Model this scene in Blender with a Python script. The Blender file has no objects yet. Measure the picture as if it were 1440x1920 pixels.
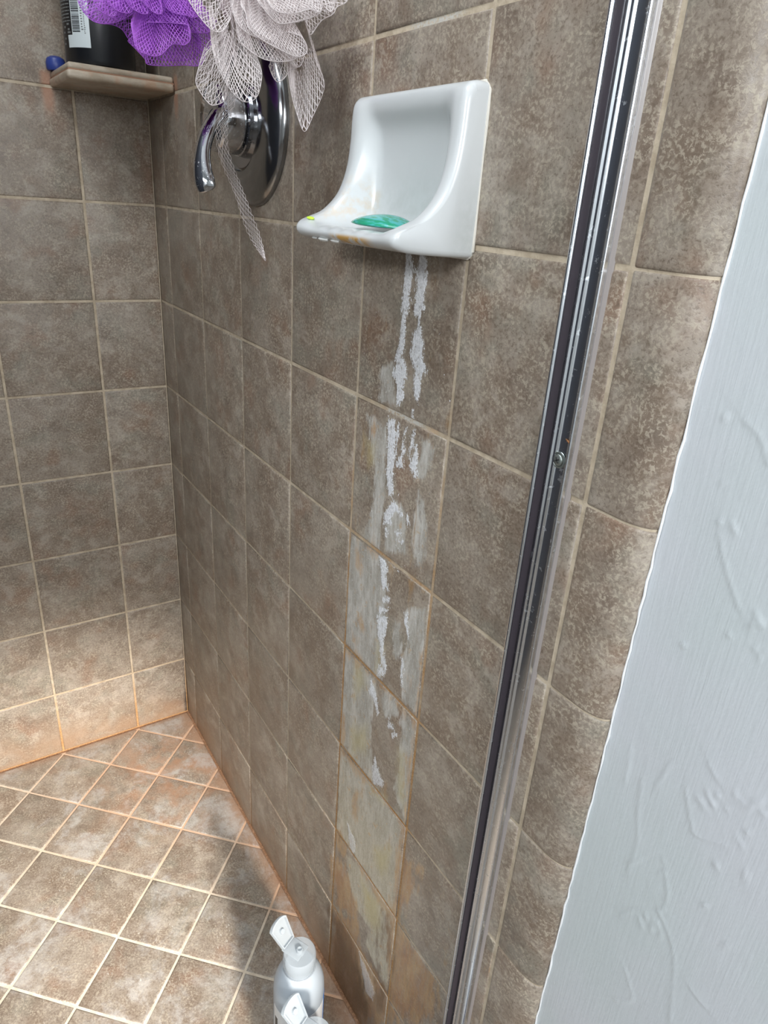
import bpy, bmesh, math, random
import numpy as np
from mathutils import Vector, Matrix

random.seed(7); np.random.seed(7)
SC = bpy.context.scene
COL = SC.collection

# ------------------------------------------------------------------ camera
cam_data = bpy.data.cameras.new('camera')
cam = bpy.data.objects.new('camera', cam_data); COL.objects.link(cam)
cam_data.sensor_fit = 'VERTICAL'; cam_data.sensor_height = 24.0
cam_data.lens = 1288.0 / 1920.0 * 24.0
cam_data.clip_start = 0.01
RGT = Vector((0.5394, 0.8396, 0.0643)); UPV = Vector((-0.3744, 0.1708, 0.9114)); FWD = Vector((-0.7542, 0.5156, -0.4065))
m = Matrix((RGT, UPV, -FWD)).transposed().to_4x4()
m.translation = Vector((1.2849, -0.3644, 1.1064))
cam.matrix_world = m
SC.camera = cam

# ------------------------------------------------------------------ world, lamps, exposure
world = bpy.data.worlds.new('world'); SC.world = world; world.use_nodes = True
wbg = world.node_tree.nodes['Background']
wbg.inputs[0].default_value = (0.75, 0.85, 1.0, 1); wbg.inputs[1].default_value = 0.35
def area(name, loc, target, sx, sy, power, color):
    l = bpy.data.lights.new(name, 'AREA'); l.shape = 'RECTANGLE'; l.size = sx; l.size_y = sy
    l.energy = power; l.color = color
    o = bpy.data.objects.new(name, l); COL.objects.link(o); o.location = loc
    o.rotation_euler = (Vector(target) - Vector(loc)).to_track_quat('-Z', 'Y').to_euler()
    return o
area('window_daylight', (2.76, -0.42, 1.42), (0.6, -0.20, 0.7), 0.6, 0.6, 21.0, (0.95, 0.98, 1.0))
area('ceiling_fill', (1.0, -0.78, 2.37), (0.95, -0.62, 0.0), 0.6, 0.6, 17.0, (0.92, 0.97, 1.0))  # added overhead fill to brighten the stall, no known fixture
area('side_fill', (2.0, -1.98, 1.75), (0.85, 0.0, 0.8), 0.7, 0.3, 30.0, (0.92, 0.97, 1.0))  # added fill from the bathroom side, brightens the tiled and painted walls
spot = bpy.data.lights.new('low_sun_through_window', 'SPOT'); spot.energy = 760.0; spot.color = (1.0, 0.93, 0.84); spot.spot_size = math.radians(19); spot.spot_blend = 1.0; spot.shadow_soft_size = 0.10
spo = bpy.data.objects.new('low_sun_through_window', spot); COL.objects.link(spo); spo.location = (2.55, -0.34, 1.24)
spo.rotation_euler = (Vector((0.30, -0.29, 0.03)) - spo.location).to_track_quat('-Z', 'Y').to_euler()
SC.view_settings.view_transform = 'Standard'; SC.view_settings.look = 'None'
SC.view_settings.gamma = 1.0; SC.view_settings.use_curve_mapping = False
SC.view_settings.exposure = 0.0
SC.cycles.max_bounces = 6; SC.cycles.diffuse_bounces = 3; SC.cycles.glossy_bounces = 3; SC.cycles.transmission_bounces = 5; SC.cycles.transparent_max_bounces = 8
SC.cycles.adaptive_threshold = 0.02; SC.cycles.caustics_reflective = False; SC.cycles.caustics_refractive = False

# ------------------------------------------------------------------ helpers
def link(name, mesh, mat=None, parent=None):
    o = bpy.data.objects.new(name, mesh); COL.objects.link(o)
    if mat is not None and len(mesh.materials) == 0: mesh.materials.append(mat)
    if parent is not None: o.parent = parent
    return o
def empty(name, loc=(0, 0, 0)):
    o = bpy.data.objects.new(name, None); COL.objects.link(o); o.location = loc; o.empty_display_size = 0.02
    return o
def tag(o, label, cat, group=None):
    o['label'] = label; o['category'] = cat
    if group: o['group'] = group
    return o
def struct(o):
    o['kind'] = 'structure'; return o
def pymesh(name, verts, faces, smooth=False):
    me = bpy.data.meshes.new(name); me.from_pydata([tuple(v) for v in verts], [], faces); me.update()
    if smooth: me.polygons.foreach_set('use_smooth', [True] * len(me.polygons))
    return me
def fix_normals(me):
    bm = bmesh.new(); bm.from_mesh(me); bmesh.ops.recalc_face_normals(bm, faces=bm.faces); bm.to_mesh(me); bm.free(); return me
def sharp(me, ang=35):
    try: me.set_sharp_from_angle(angle=math.radians(ang))
    except Exception: pass
    return me
def box_mesh(name, a, b, bev=0.0, seg=2):
    bm = bmesh.new(); bmesh.ops.create_cube(bm, size=1.0)
    for v in bm.verts: v.co = Vector([a[i] + (v.co[i] + 0.5) * (b[i] - a[i]) for i in range(3)])
    if bev > 0: bmesh.ops.bevel(bm, geom=list(bm.edges), offset=bev, segments=seg, affect='EDGES', profile=0.5)
    me = bpy.data.meshes.new(name); bm.to_mesh(me); bm.free()
    if bev > 0:
        me.polygons.foreach_set('use_smooth', [True] * len(me.polygons)); sharp(me, 40)
    return me
def lathe(name, prof, n=48, axis='Z', closed_ends=True, sy=1.0):
    """prof: (r, h) list; axis Z: h along +z; axis Y: h along y"""
    vs, fs = [], []
    for r, h in prof:
        for k in range(n):
            a = 2 * math.pi * k / n
            c, s = math.cos(a) * r, math.sin(a) * r * sy
            vs.append((c, s, h) if axis == 'Z' else (c, h, s))
    for i in range(len(prof) - 1):
        for k in range(n):
            k2 = (k + 1) % n
            fs.append((i * n + k, i * n + k2, (i + 1) * n + k2, (i + 1) * n + k))
    if closed_ends:
        if prof[0][0] > 1e-6: fs.append(tuple(range(n))[::-1])
        if prof[-1][0] > 1e-6: fs.append(tuple((len(prof) - 1) * n + k for k in range(n)))
    me = pymesh(name, vs, fs, True)
    bm = bmesh.new(); bm.from_mesh(me); bmesh.ops.remove_doubles(bm, verts=bm.verts, dist=1e-6)
    bmesh.ops.recalc_face_normals(bm, faces=bm.faces); bm.to_mesh(me); bm.free()
    return sharp(me, 40)
def catmull(pts, n):
    P = [np.array(p, float) for p in pts]; P = [2 * P[0] - P[1]] + P + [2 * P[-1] - P[-2]]
    out = []
    for i in range(1, len(P) - 2):
        for k in range(n):
            t = k / n; a, b, c, d = P[i - 1], P[i], P[i + 1], P[i + 2]
            out.append(0.5 * (2 * b + (c - a) * t + (2 * a - 5 * b + 4 * c - d) * t * t + (3 * b - a - 3 * c + d) * t ** 3))
    out.append(P[-2]); return np.array(out)
def tube(name, pts, rad, n=10):
    P = [Vector(p) for p in pts]; R = rad if hasattr(rad, '__len__') else [rad] * len(P)
    vs, fs = [], []; up = Vector((0.31, 0.2, 0.93))
    for i, p in enumerate(P):
        t = (P[min(i + 1, len(P) - 1)] - P[max(i - 1, 0)]).normalized()
        a = t.cross(up)
        if a.length < 1e-4: a = t.cross(Vector((1, 0, 0)))
        a.normalize(); b = t.cross(a)
        for k in range(n):
            an = 2 * math.pi * k / n; vs.append(p + (a * math.cos(an) + b * math.sin(an)) * R[i])
    for i in range(len(P) - 1):
        for k in range(n):
            k2 = (k + 1) % n; fs.append((i * n + k, i * n + k2, (i + 1) * n + k2, (i + 1) * n + k))
    fs.append(tuple(range(n))[::-1]); fs.append(tuple((len(P) - 1) * n + k for k in range(n)))
    return fix_normals(pymesh(name, vs, fs, True))

# ------------------------------------------------------------------ material helpers
class NT:
    def __init__(s, name):
        s.mat = bpy.data.materials.new(name); s.mat.use_nodes = True; s.t = s.mat.node_tree
        s.b = s.t.nodes['Principled BSDF']
    def n(s, kind, **kw):
        x = s.t.nodes.new('ShaderNode' + kind)
        for k, v in kw.items():
            setattr(x, k, v)
        return x
    def put(s, sock, v):
        if hasattr(v, 'is_output'): s.t.links.new(v, sock)
        elif isinstance(v, (tuple, list)) and len(v) == 3 and sock.type == 'RGBA': sock.default_value = (*v, 1)
        else: sock.default_value = v
    def math(s, op, a, b=0.0, c=None, clamp=False):
        x = s.n('Math', operation=op, use_clamp=clamp); s.put(x.inputs[0], a); s.put(x.inputs[1], b)
        if c is not None: s.put(x.inputs[2], c)
        return x.outputs[0]
    def vmath(s, op, a, b):
        x = s.n('VectorMath', operation=op); s.put(x.inputs[0], a); s.put(x.inputs[1], b); return x.outputs[0]
    def noise(s, vec, scale, detail=4, rough=0.6, dist=0.0):
        x = s.n('TexNoise'); s.put(x.inputs['Vector'], vec); x.inputs['Scale'].default_value = scale
        x.inputs['Detail'].default_value = detail; x.inputs['Roughness'].default_value = rough; x.inputs['Distortion'].default_value = dist
        return x.outputs[0]
    def step(s, v, a, b, lo=0.0, hi=1.0):
        x = s.n('MapRange', interpolation_type='SMOOTHSTEP'); s.put(x.inputs[0], v)
        for i, q in enumerate((a, b, lo, hi)): x.inputs[i + 1].default_value = q
        return x.outputs[0]
    def mix(s, f, a, b, mode='MIX'):
        x = s.n('Mix', data_type='RGBA', blend_type=mode); s.put(x.inputs[0], f); s.put(x.inputs[6], a); s.put(x.inputs[7], b); return x.outputs[2]
    def bump(s, h, strength, dist=0.001, normal=None):
        x = s.n('Bump'); s.put(x.inputs['Height'], h); x.inputs['Strength'].default_value = strength; x.inputs['Distance'].default_value = dist
        if normal is not None: s.put(x.inputs['Normal'], normal)
        return x.outputs[0]
    def set(s, **kw):
        for k, v in kw.items(): s.put(s.b.inputs[k.replace('_', ' ')], v)
        return s.mat
    def pos(s): return s.n('NewGeometry').outputs['Position']
    def obj(s): return s.n('TexCoord').outputs['Object']
    def sep(s, v):
        x = s.n('SeparateXYZ'); s.put(x.inputs[0], v); return x.outputs
def simple(name, col, rough=0.5, metal=0.0, **kw):
    k = NT(name); return k.set(Base_Color=col, Roughness=rough, Metallic=metal, **kw)

def tile_material(name, floor=False, stained=False):
    k = NT(name)
    rnd = k.n('ObjectInfo').outputs['Random']
    off = k.n('CombineXYZ'); k.put(off.inputs[0], k.math('MULTIPLY', rnd, 17.3)); k.put(off.inputs[1], k.math('MULTIPLY', rnd, 31.7)); k.put(off.inputs[2], k.math('MULTIPLY', rnd, 9.1))
    v = k.vmath('ADD', k.obj(), off.outputs[0])
    P = k.pos(); px, py, pz = k.sep(P)
    big = k.noise(v, 13, 3, 0.62); big2 = k.noise(k.vmath('ADD', v, (3.1, 1.7, 5.2)), 19, 3, 0.6)
    speck = k.noise(v, 330, 3, 0.72, 0.4); mid = k.noise(k.vmath('ADD', v, (9.1, 4.2, 0)), 48, 4, 0.7)
    col = k.mix(k.step(big, 0.36, 0.66), (0.190, 0.145, 0.110), (0.250, 0.210, 0.172))
    col = k.mix(k.step(big2, 0.48, 0.70, 0, 0.6), col, (0.205, 0.195, 0.160))
    col = k.mix(k.step(k.noise(k.vmath('ADD', v, (1.3, 8.8, 2.2)), 16, 2, 0.6), 0.54, 0.74, 0, 0.55), col, (0.225, 0.130, 0.085))
    cl = k.noise(k.vmath('ADD', v, (6.6, 2.8, 7.1)), 27, 4, 0.68, 0.3)
    col = k.mix(k.step(cl, 0.50, 0.68, 0, 0.62), col, (0.355, 0.310, 0.262))
    col = k.mix(k.step(cl, 0.47, 0.32, 0, 0.60), col, (0.135, 0.100, 0.077))
    spm = k.math('MULTIPLY', k.step(speck, 0.48, 0.60), k.step(mid, 0.36, 0.62, 0.15, 0.85))
    col = k.mix(k.math('MULTIPLY', spm, 0.85), col, (0.39, 0.34, 0.268))
    col = k.mix(k.math('MULTIPLY', k.step(speck, 0.47, 0.36), k.step(mid, 0.6, 0.4, 0.15, 0.6)), col, (0.118, 0.088, 0.064))
    tone = k.n('HueSaturation'); k.put(tone.inputs['Value'], k.math('MULTIPLY_ADD', rnd, 0.16, 1.02)); k.put(tone.inputs['Color'], col); col = tone.outputs[0]
    rough = k.step(speck, 0.35, 0.65, 0.34, 0.52)
    if floor:
        # orange mineral stain pooled in the corner by the walls, pale soap film where feet scrub
        d = k.math('SQRT', k.math('ADD', k.math('POWER', k.math('SUBTRACT', px, 0.17), 2.0), k.math('POWER', k.math('MULTIPLY', k.math('ADD', py, 0.09), 1.2), 2.0)))
        on_ = k.noise(P, 17, 4, 0.6)
        of = k.math('MULTIPLY', k.step(d, 0.26, 0.02), k.step(on_, 0.40, 0.66, 0.0, 0.85))
        edge = k.math('MULTIPLY', k.step(py, -0.05, 0.0), k.step(on_, 0.30, 0.6, 0.35, 1.0))
        edge2 = k.math('MULTIPLY', k.step(px, 0.03, 0.0), 0.6)
        of = k.math('MAXIMUM', of, k.math('MULTIPLY', k.math('MAXIMUM', edge, edge2), 0.8))
        col = k.mix(of, col, (0.36, 0.205, 0.125))
        fm = k.math('MULTIPLY', k.step(k.noise(P, 9, 5, 0.68, 0.5), 0.50, 0.63), k.step(mid, 0.30, 0.58))
        col = k.mix(k.math('MULTIPLY', fm, 0.50), col, (0.46, 0.45, 0.44))
        sc = k.math('MULTIPLY', k.step(k.noise(k.vmath('MULTIPLY', P, (1.0, 2.6, 1.0)), 150, 3, 0.65, 0.8), 0.62, 0.67), k.step(k.noise(P, 20, 3, 0.6), 0.52, 0.62))
        col = k.mix(k.math('MULTIPLY', sc, 0.8), col, (0.55, 0.53, 0.48))
    else:
        # orange bloom rising from the wet floor joint
        ln = k.noise(P, 13, 3, 0.6)
        low = k.math('MULTIPLY', k.step(pz, 0.115, 0.0), k.step(ln, 0.30, 0.68, 0.12, 1.0))
        low2 = k.step(pz, 0.022, 0.004, 0, 0.8)
        col = k.mix(k.math('MULTIPLY', k.math('MAXIMUM', low, low2), 0.8), col, (0.31, 0.20, 0.125))
        if stained:
            st = k.n('Attribute', attribute_type='GEOMETRY', attribute_name='stain'); st2 = k.n('Attribute', attribute_type='GEOMETRY', attribute_name='stain_two')
            sr = k.n('SeparateColor'); k.put(sr.inputs[0], st.outputs['Color']); s2 = k.n('SeparateColor'); k.put(s2.inputs[0], st2.outputs['Color'])
            str_ = k.vmath('MULTIPLY', P, (1.0, 1.0, 0.28))
            ns = k.noise(str_, 240, 5, 0.72); nb = k.noise(P, 420, 4, 0.75); nl = k.noise(str_, 55, 5, 0.65)
            def masked(src, amp, lo, hi, nn): return k.step(k.math('ADD', src, k.math('MULTIPLY', k.math('SUBTRACT', nn, 0.5), amp)), lo, hi)
            mixn = k.math('ADD', k.math('MULTIPLY', k.noise(k.vmath('MULTIPLY', P, (1, 1, 0.4)), 150, 5, 0.75), 0.6), k.math('MULTIPLY', nb, 0.4))
            hole = k.step(k.noise(k.vmath('MULTIPLY', P, (1, 1, 0.6)), 210, 4, 0.7), 0.34, 0.44, 0.25, 1.0)
            rust = masked(sr.outputs[2], 3.2, 0.22, 0.80, nl)
            brown = masked(s2.outputs[0], 3.0, 0.26, 0.95, nl)
            film = masked(sr.outputs[1], 2.0, 0.34, 0.72, k.math('ADD', k.math('MULTIPLY', ns, 0.5), k.math('MULTIPLY', nl, 0.5)))
            yel = masked(s2.outputs[1], 1.6, 0.2, 1.0, nl)
            soap = k.math('MULTIPLY', masked(sr.outputs[0], 4.2, 0.46, 0.62, mixn), hole); soap = k.math('MULTIPLY', soap, k.step(pz, 0.25, 0.72, 0.45, 1.0))
            fcol = k.mix(k.step(nl, 0.38, 0.62), (0.36, 0.342, 0.305), (0.56, 0.545, 0.51))
            fcol = k.mix(k.math('MULTIPLY', k.step(pz, 0.62, 0.30), 0.6), fcol, (0.47, 0.41, 0.285))
            flow = k.noise(k.vmath('MULTIPLY', P, (1, 1, 0.10)), 330, 4, 0.7)
            fcol = k.mix(k.step(flow, 0.48, 0.34, 0, 0.35), fcol, (0.235, 0.20, 0.165))
            fcol = k.mix(k.math('MULTIPLY', k.step(nb, 0.54, 0.64), 0.6), fcol, (0.62, 0.60, 0.57))
            fcol = k.mix(k.math('MULTIPLY', k.step(k.noise(P, 75, 4, 0.7), 0.57, 0.68), 0.55), fcol, (0.50, 0.30, 0.12))
            col = k.mix(k.math('MULTIPLY', film, k.step(ns, 0.25, 0.6, 0.35, 0.95)), col, fcol)
            col = k.mix(k.math('MULTIPLY', yel, 0.5), col, (0.44, 0.37, 0.17))
            col = k.mix(k.math('MULTIPLY', rust, k.math('MULTIPLY', k.step(flow, 0.34, 0.60, 0.42, 0.80), k.step(nb, 0.36, 0.56, 0.6, 1.0))), col, k.mix(k.step(nl, 0.35, 0.65), (0.34, 0.165, 0.070), (0.45, 0.285, 0.135)))
            col = k.mix(k.math('MULTIPLY', brown, 0.62), col, (0.105, 0.055, 0.030))
            col = k.mix(k.math('MULTIPLY', soap, 0.92), col, k.mix(k.step(nb, 0.4, 0.62), (0.60, 0.61, 0.64), (0.84, 0.85, 0.88)))
            rough = k.math('ADD', rough, k.math('MULTIPLY', k.math('MAXIMUM', soap, film), 0.2))
        else:
            # rusty weep marks under both ends of the corner shelf, dark mould in the wall corner
            wl = k.math('MULTIPLY', k.math('MULTIPLY', k.step(k.math('ABSOLUTE', k.math('ADD', py, 0.149)), 0.012, 0.003), k.step(px, 0.01, 0.004)), k.step(k.math('ADD', pz, k.math('MULTIPLY', mid, 0.04)), 1.205, 1.25)); wl = k.math('MULTIPLY', wl, k.step(pz, 1.262, 1.252))
            wr = k.math('MULTIPLY', k.math('MULTIPLY', k.step(k.math('ABSOLUTE', k.math('SUBTRACT', px, 0.142)), 0.014, 0.003), k.step(py, -0.01, -0.004)), k.step(k.math('ADD', pz, k.math('MULTIPLY', mid, 0.04)), 1.215, 1.25)); wr = k.math('MULTIPLY', wr, k.step(pz, 1.262, 1.252))
            wash = k.math('MULTIPLY', k.math('MULTIPLY', k.step(k.math('ABSOLUTE', k.math('SUBTRACT', px, 0.165)), 0.035, 0.01), k.step(py, -0.01, -0.004)), k.math('MULTIPLY', k.step(pz, 1.0, 1.10), k.step(pz, 1.25, 1.2)))
            col = k.mix(k.math('MULTIPLY', wash, 0.35), col, (0.33, 0.28, 0.235))
            col = k.mix(k.math('MULTIPLY', k.math('MAXIMUM', wl, wr), 0.75), col, (0.42, 0.215, 0.135))
            cd = k.math('SQRT', k.math('ADD', k.math('MULTIPLY', px, px), k.math('MULTIPLY', py, py)))
            mould = k.math('MULTIPLY', k.step(cd, 0.011, 0.003), k.step(k.math('ADD', pz, k.math('MULTIPLY', k.math('SUBTRACT', mid, 0.5), 0.25)), 0.16, 0.0))
            col = k.mix(k.math('MULTIPLY', mould, 0.85), col, (0.03, 0.024, 0.022))
    hgt = k.math('ADD', k.math('MULTIPLY', speck, 0.6), k.math('MULTIPLY', big2, 0.9))
    if stained: hgt = k.math('ADD', hgt, k.math('MULTIPLY', soap, 0.5))
    nrm = k.bump(hgt, 0.55, 0.0010)
    k.set(Base_Color=col, Roughness=rough, Normal=nrm); k.b.inputs['Specular IOR Level'].default_value = 0.45
    return k.mat

def grout_material(name, floor=False):
    k = NT(name); P = k.pos(); px, py, pz = k.sep(P)
    n = k.noise(P, 60, 4, 0.65); nf = k.noise(P, 500, 3, 0.7)
    col = k.mix(k.step(n, 0.35, 0.65), (0.40, 0.325, 0.235), (0.54, 0.455, 0.345))
    if floor:
        col = k.mix(k.step(n, 0.35, 0.65), (0.55, 0.47, 0.37), (0.68, 0.61, 0.50))
        d = k.math('SQRT', k.math('ADD', k.math('POWER', k.math('SUBTRACT', px, 0.14), 2.0), k.math('POWER', k.math('ADD', py, 0.07), 2.0)))
        f = k.math('MAXIMUM', k.step(d, 0.40, 0.14), k.step(py, -0.07, -0.02))
        col = k.mix(k.math('MULTIPLY', f, k.step(n, 0.2, 0.6, 0.55, 0.95)), col, (0.56, 0.35, 0.225))
        wj = k.math('MULTIPLY', k.math('MAXIMUM', k.step(py, -0.006, -0.0025), k.step(px, 0.006, 0.0025)), k.step(n, 0.2, 0.5, 0.6, 1.0))
        col = k.mix(wj, col, k.mix(k.step(nf, 0.4, 0.6), (0.17, 0.085, 0.045), (0.30, 0.165, 0.09)))
    else:
        f1 = k.math('MULTIPLY', k.step(pz, 0.20, 0.02), 0.85)
        inx = k.math('MULTIPLY', k.step(px, 0.66, 0.69), k.step(px, 0.87, 0.835))
        f2 = k.math('MULTIPLY', inx, k.step(k.math('ADD', pz, k.math('MULTIPLY', k.math('SUBTRACT', k.noise(P, 26, 3, 0.6), 0.5), 0.9)), 0.98, 0.55))
        f = k.math('MAXIMUM', f1, k.math('MULTIPLY', f2, k.step(n, 0.3, 0.55, 0.35, 0.95)))
        col = k.mix(f, col, k.mix(k.step(nf, 0.4, 0.6), (0.30, 0.135, 0.035), (0.45, 0.245, 0.085)))
        # soap crust bridging the joint under the dish
        cr = k.math('MULTIPLY', k.math('MULTIPLY', k.step(px, 0.735, 0.75), k.step(px, 0.815, 0.795)), k.step(pz, 0.75, 0.90))
        col = k.mix(k.math('MULTIPLY', cr, k.step(nf, 0.35, 0.6)), col, (0.52, 0.50, 0.46))
    k.set(Base_Color=col, Roughness=0.8, Normal=k.bump(nf, 0.5, 0.0008))
    return k.mat

M_TILE = tile_material('glazed_wall_tile'); M_STAIN = tile_material('stained_wall_tile', False, True); M_FLOOR = tile_material('glazed_floor_tile', True)
M_GROUT = grout_material('sanded_grout'); M_FGROUT = grout_material('floor_grout', True)

# ------------------------------------------------------------------ measured outlines (tenths of a millimetre on the wall, or in the room for the nets)
SOAP = [[(7569,10707),(7664,10715),(7703,10500),(7691,10387),(7672,10242),(7652,10152),(7661,9991),(7663,9871),(7651,9808),(7709,9736),(7745,9668),(7703,9580),(7692,9459),(7649,9360),(7587,9340),(7572,9510),(7517,9608),(7536,9738),(7548,9857),(7570,9960),(7582,10126),(7557,10210),(7573,10343),(7565,10498)],[(7763,10723),(7888,10734),(7909,10557),(7907,10414),(7918,10257),(7862,10220),(7903,10106),(7955,9972),(7958,9827),(8021,9781),(8000,9717),(7942,9674),(7976,9531),(7938,9436),(7875,9505),(7833,9618),(7869,9733),(7749,9836),(7767,9988),(7842,10096),(7840,10196),(7762,10205),(7749,10253),(7754,10395),(7757,10506)],[(7698,10568),(7731,10599),(7747,10573),(7718,10557)],[(7582,9438),(7680,9463),(7659,9371),(7592,9353)],[(7858,9366),(7881,9372),(7902,9283),(7871,9274)],[(7483,9180),(7595,9201),(7637,9008),(7642,8835),(7626,8747),(7648,8649),(7656,8438),(7588,8401),(7538,8502),(7500,8661),(7512,8792),(7479,8990),(7462,9057)],[(7631,9187),(7681,9201),(7671,8907),(7658,8820)],[(7769,9177),(7805,9183),(7790,9025),(7790,8767),(7669,8761),(7735,8927)],[(7909,9179),(7955,9193),(7917,9065),(7883,8895),(7862,8928),(7878,9053)],[(7968,9052),(8026,8983),(8014,8729),(7918,8766),(7894,8839)],[(7520,8184),(7616,8324),(7682,8383),(7757,8358),(7853,8300),(7841,8262),(7732,8272),(7668,8201),(7642,8111),(7543,8069)],[(7742,8053),(7839,8141),(7865,8085),(7765,8019)],[(7769,7987),(7907,8038),(7862,7972)],[(7777,7922),(7886,7927),(7853,7901),(7799,7898)],[(7900,8341),(7925,8351),(7958,8236),(7934,8225)],[(7550,8015),(7595,8034),(7607,7936),(7567,7918)],[(7732,7692),(7804,7716),(7917,7691),(7867,7654)],[(7482,7678),(7599,7687),(7680,7572),(7630,7510),(7691,7402),(7580,7344),(7539,7525)],[(7543,7450),(7639,7499),(7723,7370),(7587,7310)],[(7572,7201),(7740,7276),(7720,7218),(7631,7180)],[(7531,7053),(7735,7167),(7752,7106),(7576,6994)],[(7543,6950),(7723,7042),(7741,6968),(7700,6761),(7712,6582),(7797,6435),(7759,6346),(7687,6206),(7610,6180),(7662,6423),(7617,6647),(7543,6778)],[(8016,7279),(8075,7290),(8101,7157),(8152,6979),(8076,7096),(8027,7136)],[(8057,6717),(8119,6649),(8088,6481),(8132,6361),(8067,6366),(8044,6475)],[(7501,6052),(7616,5943),(7716,5702),(7670,5654),(7567,5826),(7459,5859)],[(7914,5798),(8040,5720),(7968,5677),(7890,5671)],[(7972,5640),(8112,5750),(8084,5674),(8000,5579)],[(7682,5045),(7836,4898),(7922,4790),(7703,4620),(7658,4796)],[(7179,3452),(7366,3351),(7427,3165),(7335,3046),(7232,3193)],[(7661,1425),(7810,1392),(8116,1177),(8072,937),(7900,867)]]
FILM = [[(7067,9121),(7459,9077),(7533,8390),(7483,8089),(7498,7710),(7108,7688),(7305,8188),(7276,8627),(7148,8911)],[(8032,9159),(8265,9137),(8242,8900),(8108,8754),(8000,8714),(8026,8983)],[(8076,8641),(8170,8555),(8248,8360),(8278,8057),(8241,7864),(8137,7880),(8060,8063),(8030,8213),(8027,8351),(8068,8473)],[(7267,9601),(7487,9728),(7594,9342),(7275,9258)],[(7716,8396),(7880,8365),(7960,7906),(7570,7767),(7535,8054)],[(6891,7665),(7599,7687),(7691,7402),(6860,6965)],[(6865,7092),(7648,7504),(7719,7075),(7681,6762),(7717,6458),(7670,6181),(7572,6154),(6873,6187)],[(8016,7279),(8376,7526),(8387,7348),(8408,6212),(8127,6193),(8051,6492),(8055,6728),(8160,6926),(8076,7096)],[(7846,7089),(7970,7103),(8038,6789),(7944,6607),(7861,6677)],[(6880,6108),(7577,6117),(7637,5944),(7566,5547),(7606,4977),(6858,4552)],[(8155,6124),(8396,6115),(8418,5658),(8153,5436),(8173,5851),(8113,5884)],[(7757,6123),(8026,6120),(8083,5967),(7804,5728),(7700,5923)],[(6885,4491),(7703,4620),(7905,4624),(8379,4616),(8364,3681),(8397,3045),(7453,3045),(6901,3071)],[(8085,4928),(8395,4667),(8436,5014),(8401,5711),(8203,5594),(8165,5203)],[(7620,5149),(7725,4658),(6910,4549),(6937,4590)],[(7199,2860),(7456,3007),(8402,3009),(8388,2313),(8187,2225),(7972,2172),(7475,2171),(7257,2550)],[(7619,1485),(7971,1552),(8116,1177),(7948,755),(7739,1001)],[(8252,2571),(8397,2652),(8376,1551),(7806,1785),(7898,2231)]]
RUST = [[(6875,6160),(7275,6196),(7593,6154),(7515,6115),(7283,6107),(7041,6100)],[(6903,6108),(7212,6169),(7198,6092),(7000,6046)],[(8133,6147),(8407,6161),(8387,5993),(8262,5999)],[(8367,6941),(8427,6980),(8423,6224),(8377,6188)],[(8224,6525),(8272,6558),(8269,6458),(8221,6424)],[(6887,5138),(6987,5107),(7011,4818),(6914,4645)],[(7060,6383),(7125,6396),(7087,6332),(7043,6332)],[(7203,6704),(7314,6641),(7256,6594),(7165,6656)],[(7160,8978),(7306,9042),(7277,8971),(7186,8922)],[(7089,7667),(7214,7699),(7480,7690),(7223,7605),(7128,7485)],[(7017,7508),(7147,7519),(7144,7328),(7033,7337)],[(8316,5561),(8410,5795),(8453,5196),(8397,4977)],[(8257,4496),(8403,4605),(8394,4166),(8299,4176)],[(8291,4056),(8381,4262),(8445,3062),(8301,3010),(8311,3524)],[(6944,4501),(7224,4586),(7680,4599),(7609,4535),(7235,4465)],[(6904,3030),(7183,3058),(7196,2900),(7082,2779),(6922,2788)],[(7456,3007),(7880,3013),(8399,3027),(8207,2939),(7781,2901)],[(6818,2410),(7188,2629),(7331,2410),(7527,2256),(7554,1969),(6950,1498)],[(6950,1498),(7554,1969),(7763,1386),(7627,1204),(6926,1347)],[(8207,2939),(8425,3018),(8415,2305),(8256,2315),(8284,2738)],[(7244,4053),(7400,4197),(7386,3755),(7273,3726)],[(8633,4240),(8751,4331),(8723,4229),(8645,4161)],[(6917,1483),(8370,1599),(8503,1048),(7558,-407),(6886,80)],[(8241,2660),(8442,3009),(9259,3062),(9323,2336),(8500,1073)],[(8338,4238),(8509,4200),(8703,3973),(8569,3358),(8420,3178)]]
BROWN = [[(6844,1337),(7235,1519),(7656,1476),(7750,895),(8154,511),(7629,-297),(6934,15)],[(7957,2305),(8274,2902),(8360,2707),(8346,2061),(8179,2107)],[(8149,1793),(8398,1638),(8435,1062),(8174,967)],[(8198,2801),(8358,2956),(8388,2313),(8289,2269)],[(7872,2045),(8050,2226),(8191,2186),(8105,1983),(7935,1989)]]
YELLOW = [[(7808,3665),(8176,4010),(8176,3608),(8056,3336),(7891,3395)],[(7561,2824),(8001,2902),(8151,2530),(8021,2234),(7792,2261)],[(7607,4552),(8001,4641),(7920,4494),(7643,4457)],[(7543,6602),(7694,6646),(7694,6315),(7562,6252)],[(7091,6049),(7350,6084),(7416,5856),(7182,5548)],[(7089,5033),(7506,5415),(7554,4956),(7172,4636)],[(8102,5511),(8250,5569),(8350,4831),(8180,4912)],[(7095,8851),(7288,8868),(7274,8648),(7181,8594)]]
RIDGES = [[(10850,7412),(10884,7129),(10942,6908),(10940,6590)],[(11153,7620),(11241,7431),(11311,7340),(11507,7447)],[(11193,6868),(11262,6685),(11248,6522),(11073,6325),(10986,6155)],[(11233,6504),(11367,6371),(11458,6183),(11556,5680)],[(11003,7705),(10955,7463)],[(11133,5308),(11266,5502),(11147,5705)],[(10887,9391),(10976,9230),(11119,9026)],[(10843,10096),(10952,10028),(11038,9906)],[(10942,6666),(11014,6792)],[(11240,7917),(11318,7848)],[(10734,7308),(10711,7597)],[(11606,6130),(11725,6096)]]
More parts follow.
